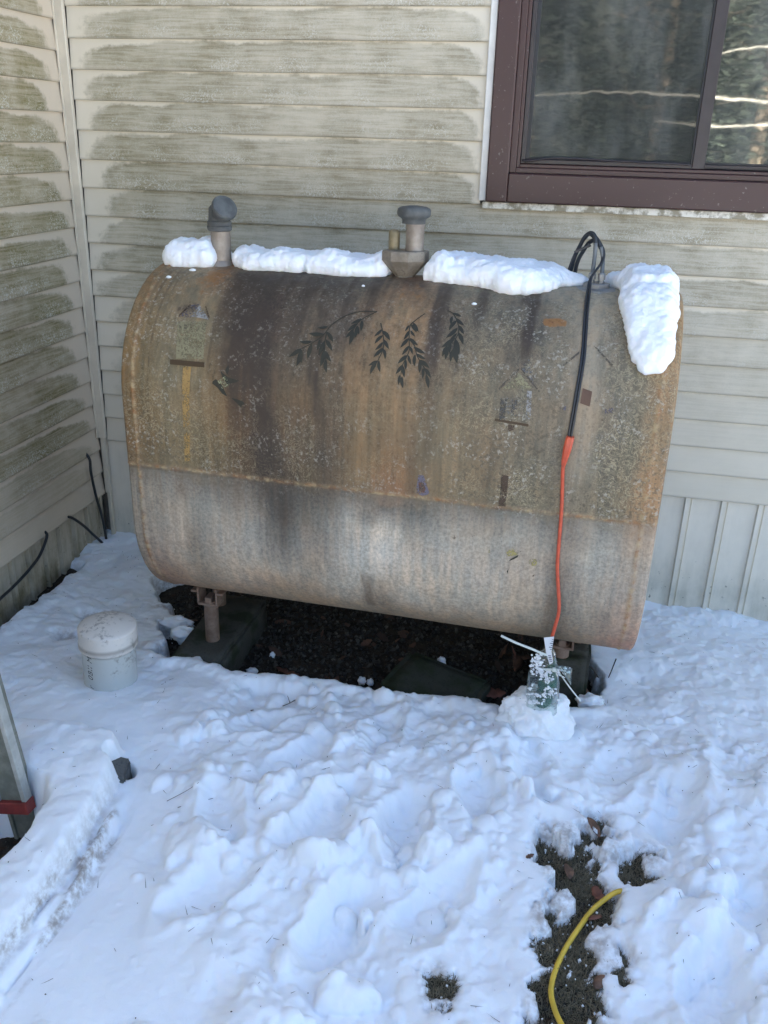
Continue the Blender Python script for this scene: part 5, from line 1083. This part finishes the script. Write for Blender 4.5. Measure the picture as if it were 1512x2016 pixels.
def near_pit_snow(rr):
    while True:
        x, y = rr.uniform(.45, 2.2), rr.uniform(-1.0, -.2); d = float(poly_sd(np.array(x), np.array(y), PIT))
        if -.01 < d < .06: return x, y, gs(x, y)+.004
o = chips('snow_crumbs', 90, near_pit_snow, MAT['snow'], (.003, .011), 'stuff', 61)
def near_moss_snow(rr):
    x, y, z = in_moss(rr); return x, y, z+.008
o = chips('snow_crumbs', 120, near_moss_snow, MAT['snow'], (.0015, .0055), 'stuff', 62)
MAT['twig'] = plain('dark_twig', (.05, .038, .03), .8, var=.3)
for pts, r, lb in (([(2.186, -.60, -.094), (2.175, -.60, -.15), (2.160, -.60, -.215)], .0022, 'thin dark twig standing in the snow right of the concrete block'), ([(2.075, -.60, -.118), (2.11, -.61, -.135), (2.136, -.62, -.165)], .003, 'short thick twig leaning out of the snow by the concrete block'),
                   ([(1.158, -1.06, None), (1.172, -1.03, None), (1.178, -1.0, None)], .0014, 'small forked twig on the snow before the mossy slab'), ([(1.06, -1.62, None), (1.13, -1.555, None)], .0010, 'long straight needle twig on the smooth snow, lower left'), ([(1.02, -1.60, None), (1.06, -1.565, None), (1.09, -1.55, None)], .0008, 'bent needle twig beside the long straight one')):
    pts = [(x, y, z if z is not None else hs(x, y)+.004) for x, y, z in pts]; b = MB(); b.tube(pts, [r, r*.6], 6, smooth=3)
    if 'forked' in lb: b.tube([pts[1], (pts[1][0]-.014, pts[1][1]+.02, pts[1][2]+.012)], [r, r*.5], 5, smooth=0); b.tube([pts[1], (pts[1][0]+.018, pts[1][1]+.008, pts[1][2]+.010)], [r, r*.5], 5, smooth=0)
    tag(b.build('twig', MAT['twig']), lb, 'twig', 'twigs in the snow')

# ------------------------------------------------------------------ trees across the yard, seen as reflections in the window
MAT['needles'] = plain('evergreen_needles', (.055, .068, .045), .8, var=.35, scale=1.2)
MAT['bark'] = plain('pale_bark', (.24, .19, .13), .9, var=.4, scale=8)
def tree(x, y, h, seed, crown):
    rr = random.Random(seed); t_ = tag(empty('evergreen_tree', (x, y, -.3)), 'tall evergreen tree across the yard, mirrored in the window', 'tree', 'trees mirrored in the window')
    b = MB(); b.tube([(0, 0, 0), (rr.uniform(-.2, .2), 0, h*.4), (rr.uniform(-.2, .2), 0, h*.9)], [.22, .15, .03], 10, smooth=4)
    for k in range(16):
        z = h*rr.uniform(.08, .8); a_ = rr.uniform(0, 6.28); l = rr.uniform(1.2, 3.2)*(1-z/h*.6); b.tube([(0, 0, z), (math.cos(a_)*l*.5, math.sin(a_)*l*.5, z+rr.uniform(-.2, .35)), (math.cos(a_)*l, math.sin(a_)*l, z+rr.uniform(-.5, .5))], [.05, .03, .01], 5, smooth=3)
    b.build('trunk', MAT['bark'], t_)
    V = []; F = []
    for k in range(crown):
        z = h*(rr.uniform(.0, 1)**1.1*.9+.08); R_ = 2.6*(1-z/h)+.35; a_ = rr.uniform(0, 6.28); d = R_*math.sqrt(rr.random()); p = Vector((math.cos(a_)*d, math.sin(a_)*d, z-d*.25)); s_ = rr.uniform(.05, .15); M_ = Matrix.Translation(p) @ Matrix.Rotation(rr.uniform(0, 6), 4, 'Z') @ Matrix.Rotation(rr.uniform(-.9, .9), 4, 'X'); b0 = len(V)
        for (u, v) in ((-1, -.25), (1, -.3), (.8, .3), (-.9, .25)): V.append(tuple(M_ @ Vector((u*s_, v*s_, 0))))
        F.append((b0, b0+1, b0+2, b0+3))
    mesh_obj('crown', V, F, MAT['needles'], t_, smooth=False)
for i, (x, y, h, n) in enumerate(((.2, -24, 10, 13000), (3.6, -27, 12, 13000), (6.2, -23.5, 9, 10000), (8.6, -26.0, 11, 13000), (11.4, -29, 13, 13000), (-3.5, -29, 12, 10000), (14.2, -25.5, 10, 10000), (5.6, -32, 13, 13000))): tree(x, y, h, i+1, n)

# the wood behind those trees: one far mass
fx = np.linspace(-45, 70, 300); fz = np.linspace(0, 1, 60); FX, FZ = np.meshgrid(fx, fz, indexing='ij')
top_ = 10+5*fbm(FX*.25, FX*0, 71, 3)+3*fbm(FX*1.1, FX*0, 72, 3)
FY = -44-3*FZ+(fbm(FX*.5, FZ*6, 73, 4)-.5)*5+(fbm(FX*2.5, FZ*22, 74, 3)-.5)*2.5
MAT['far_wood'] = plain('far_wood_foliage', (.075, .08, .062), .95, var=.4, scale=.7)
fw = grid_mesh('far_wood', np.stack([FX, FY, -.5+FZ*top_], -1), MAT['far_wood']); fw['kind'] = 'stuff'

bt = tag(empty('bare_tree', (7.2, -14, -.3)), 'pale bare tree with long level limbs, mirrored as bright streaks in the window', 'tree')
MAT['pale_bark'] = plain('sunlit_pale_bark', (.40, .37, .30), .85, var=.3, scale=9)
b = MB(); b.tube([(0, 0, 0), (.1, 0, 3), (-.1, 0, 7)], [.16, .12, .04], 10, smooth=4); b.build('trunk', MAT['pale_bark'], bt)
for pts in ([(0, 0, 2.0), (-1.6, -.1, 2.22), (-2.9, .05, 2.12), (-4.3, .1, 2.17)], [(0, 0, 1.85), (-1.5, .2, 1.95), (-2.2, .3, 1.86)], [(-.1, 0, 3.55), (-1.6, .1, 3.25), (-2.6, 0, 3.32), (-3.4, .1, 3.2)], [(-.1, 0, 2.9), (-1.4, .2, 3.0), (-2.3, .1, 2.93)], [(0, .1, 2.3), (-2.6, .3, 2.5), (-4.9, .2, 2.60), (-6.6, .1, 2.52)], [(0, 0, 4.0), (-2.0, .2, 4.15), (-4.2, 0, 4.0)]):
    b = MB(); b.tube(pts, [.035, .008], 7, smooth=5); b.build('limb', MAT['pale_bark'], bt)
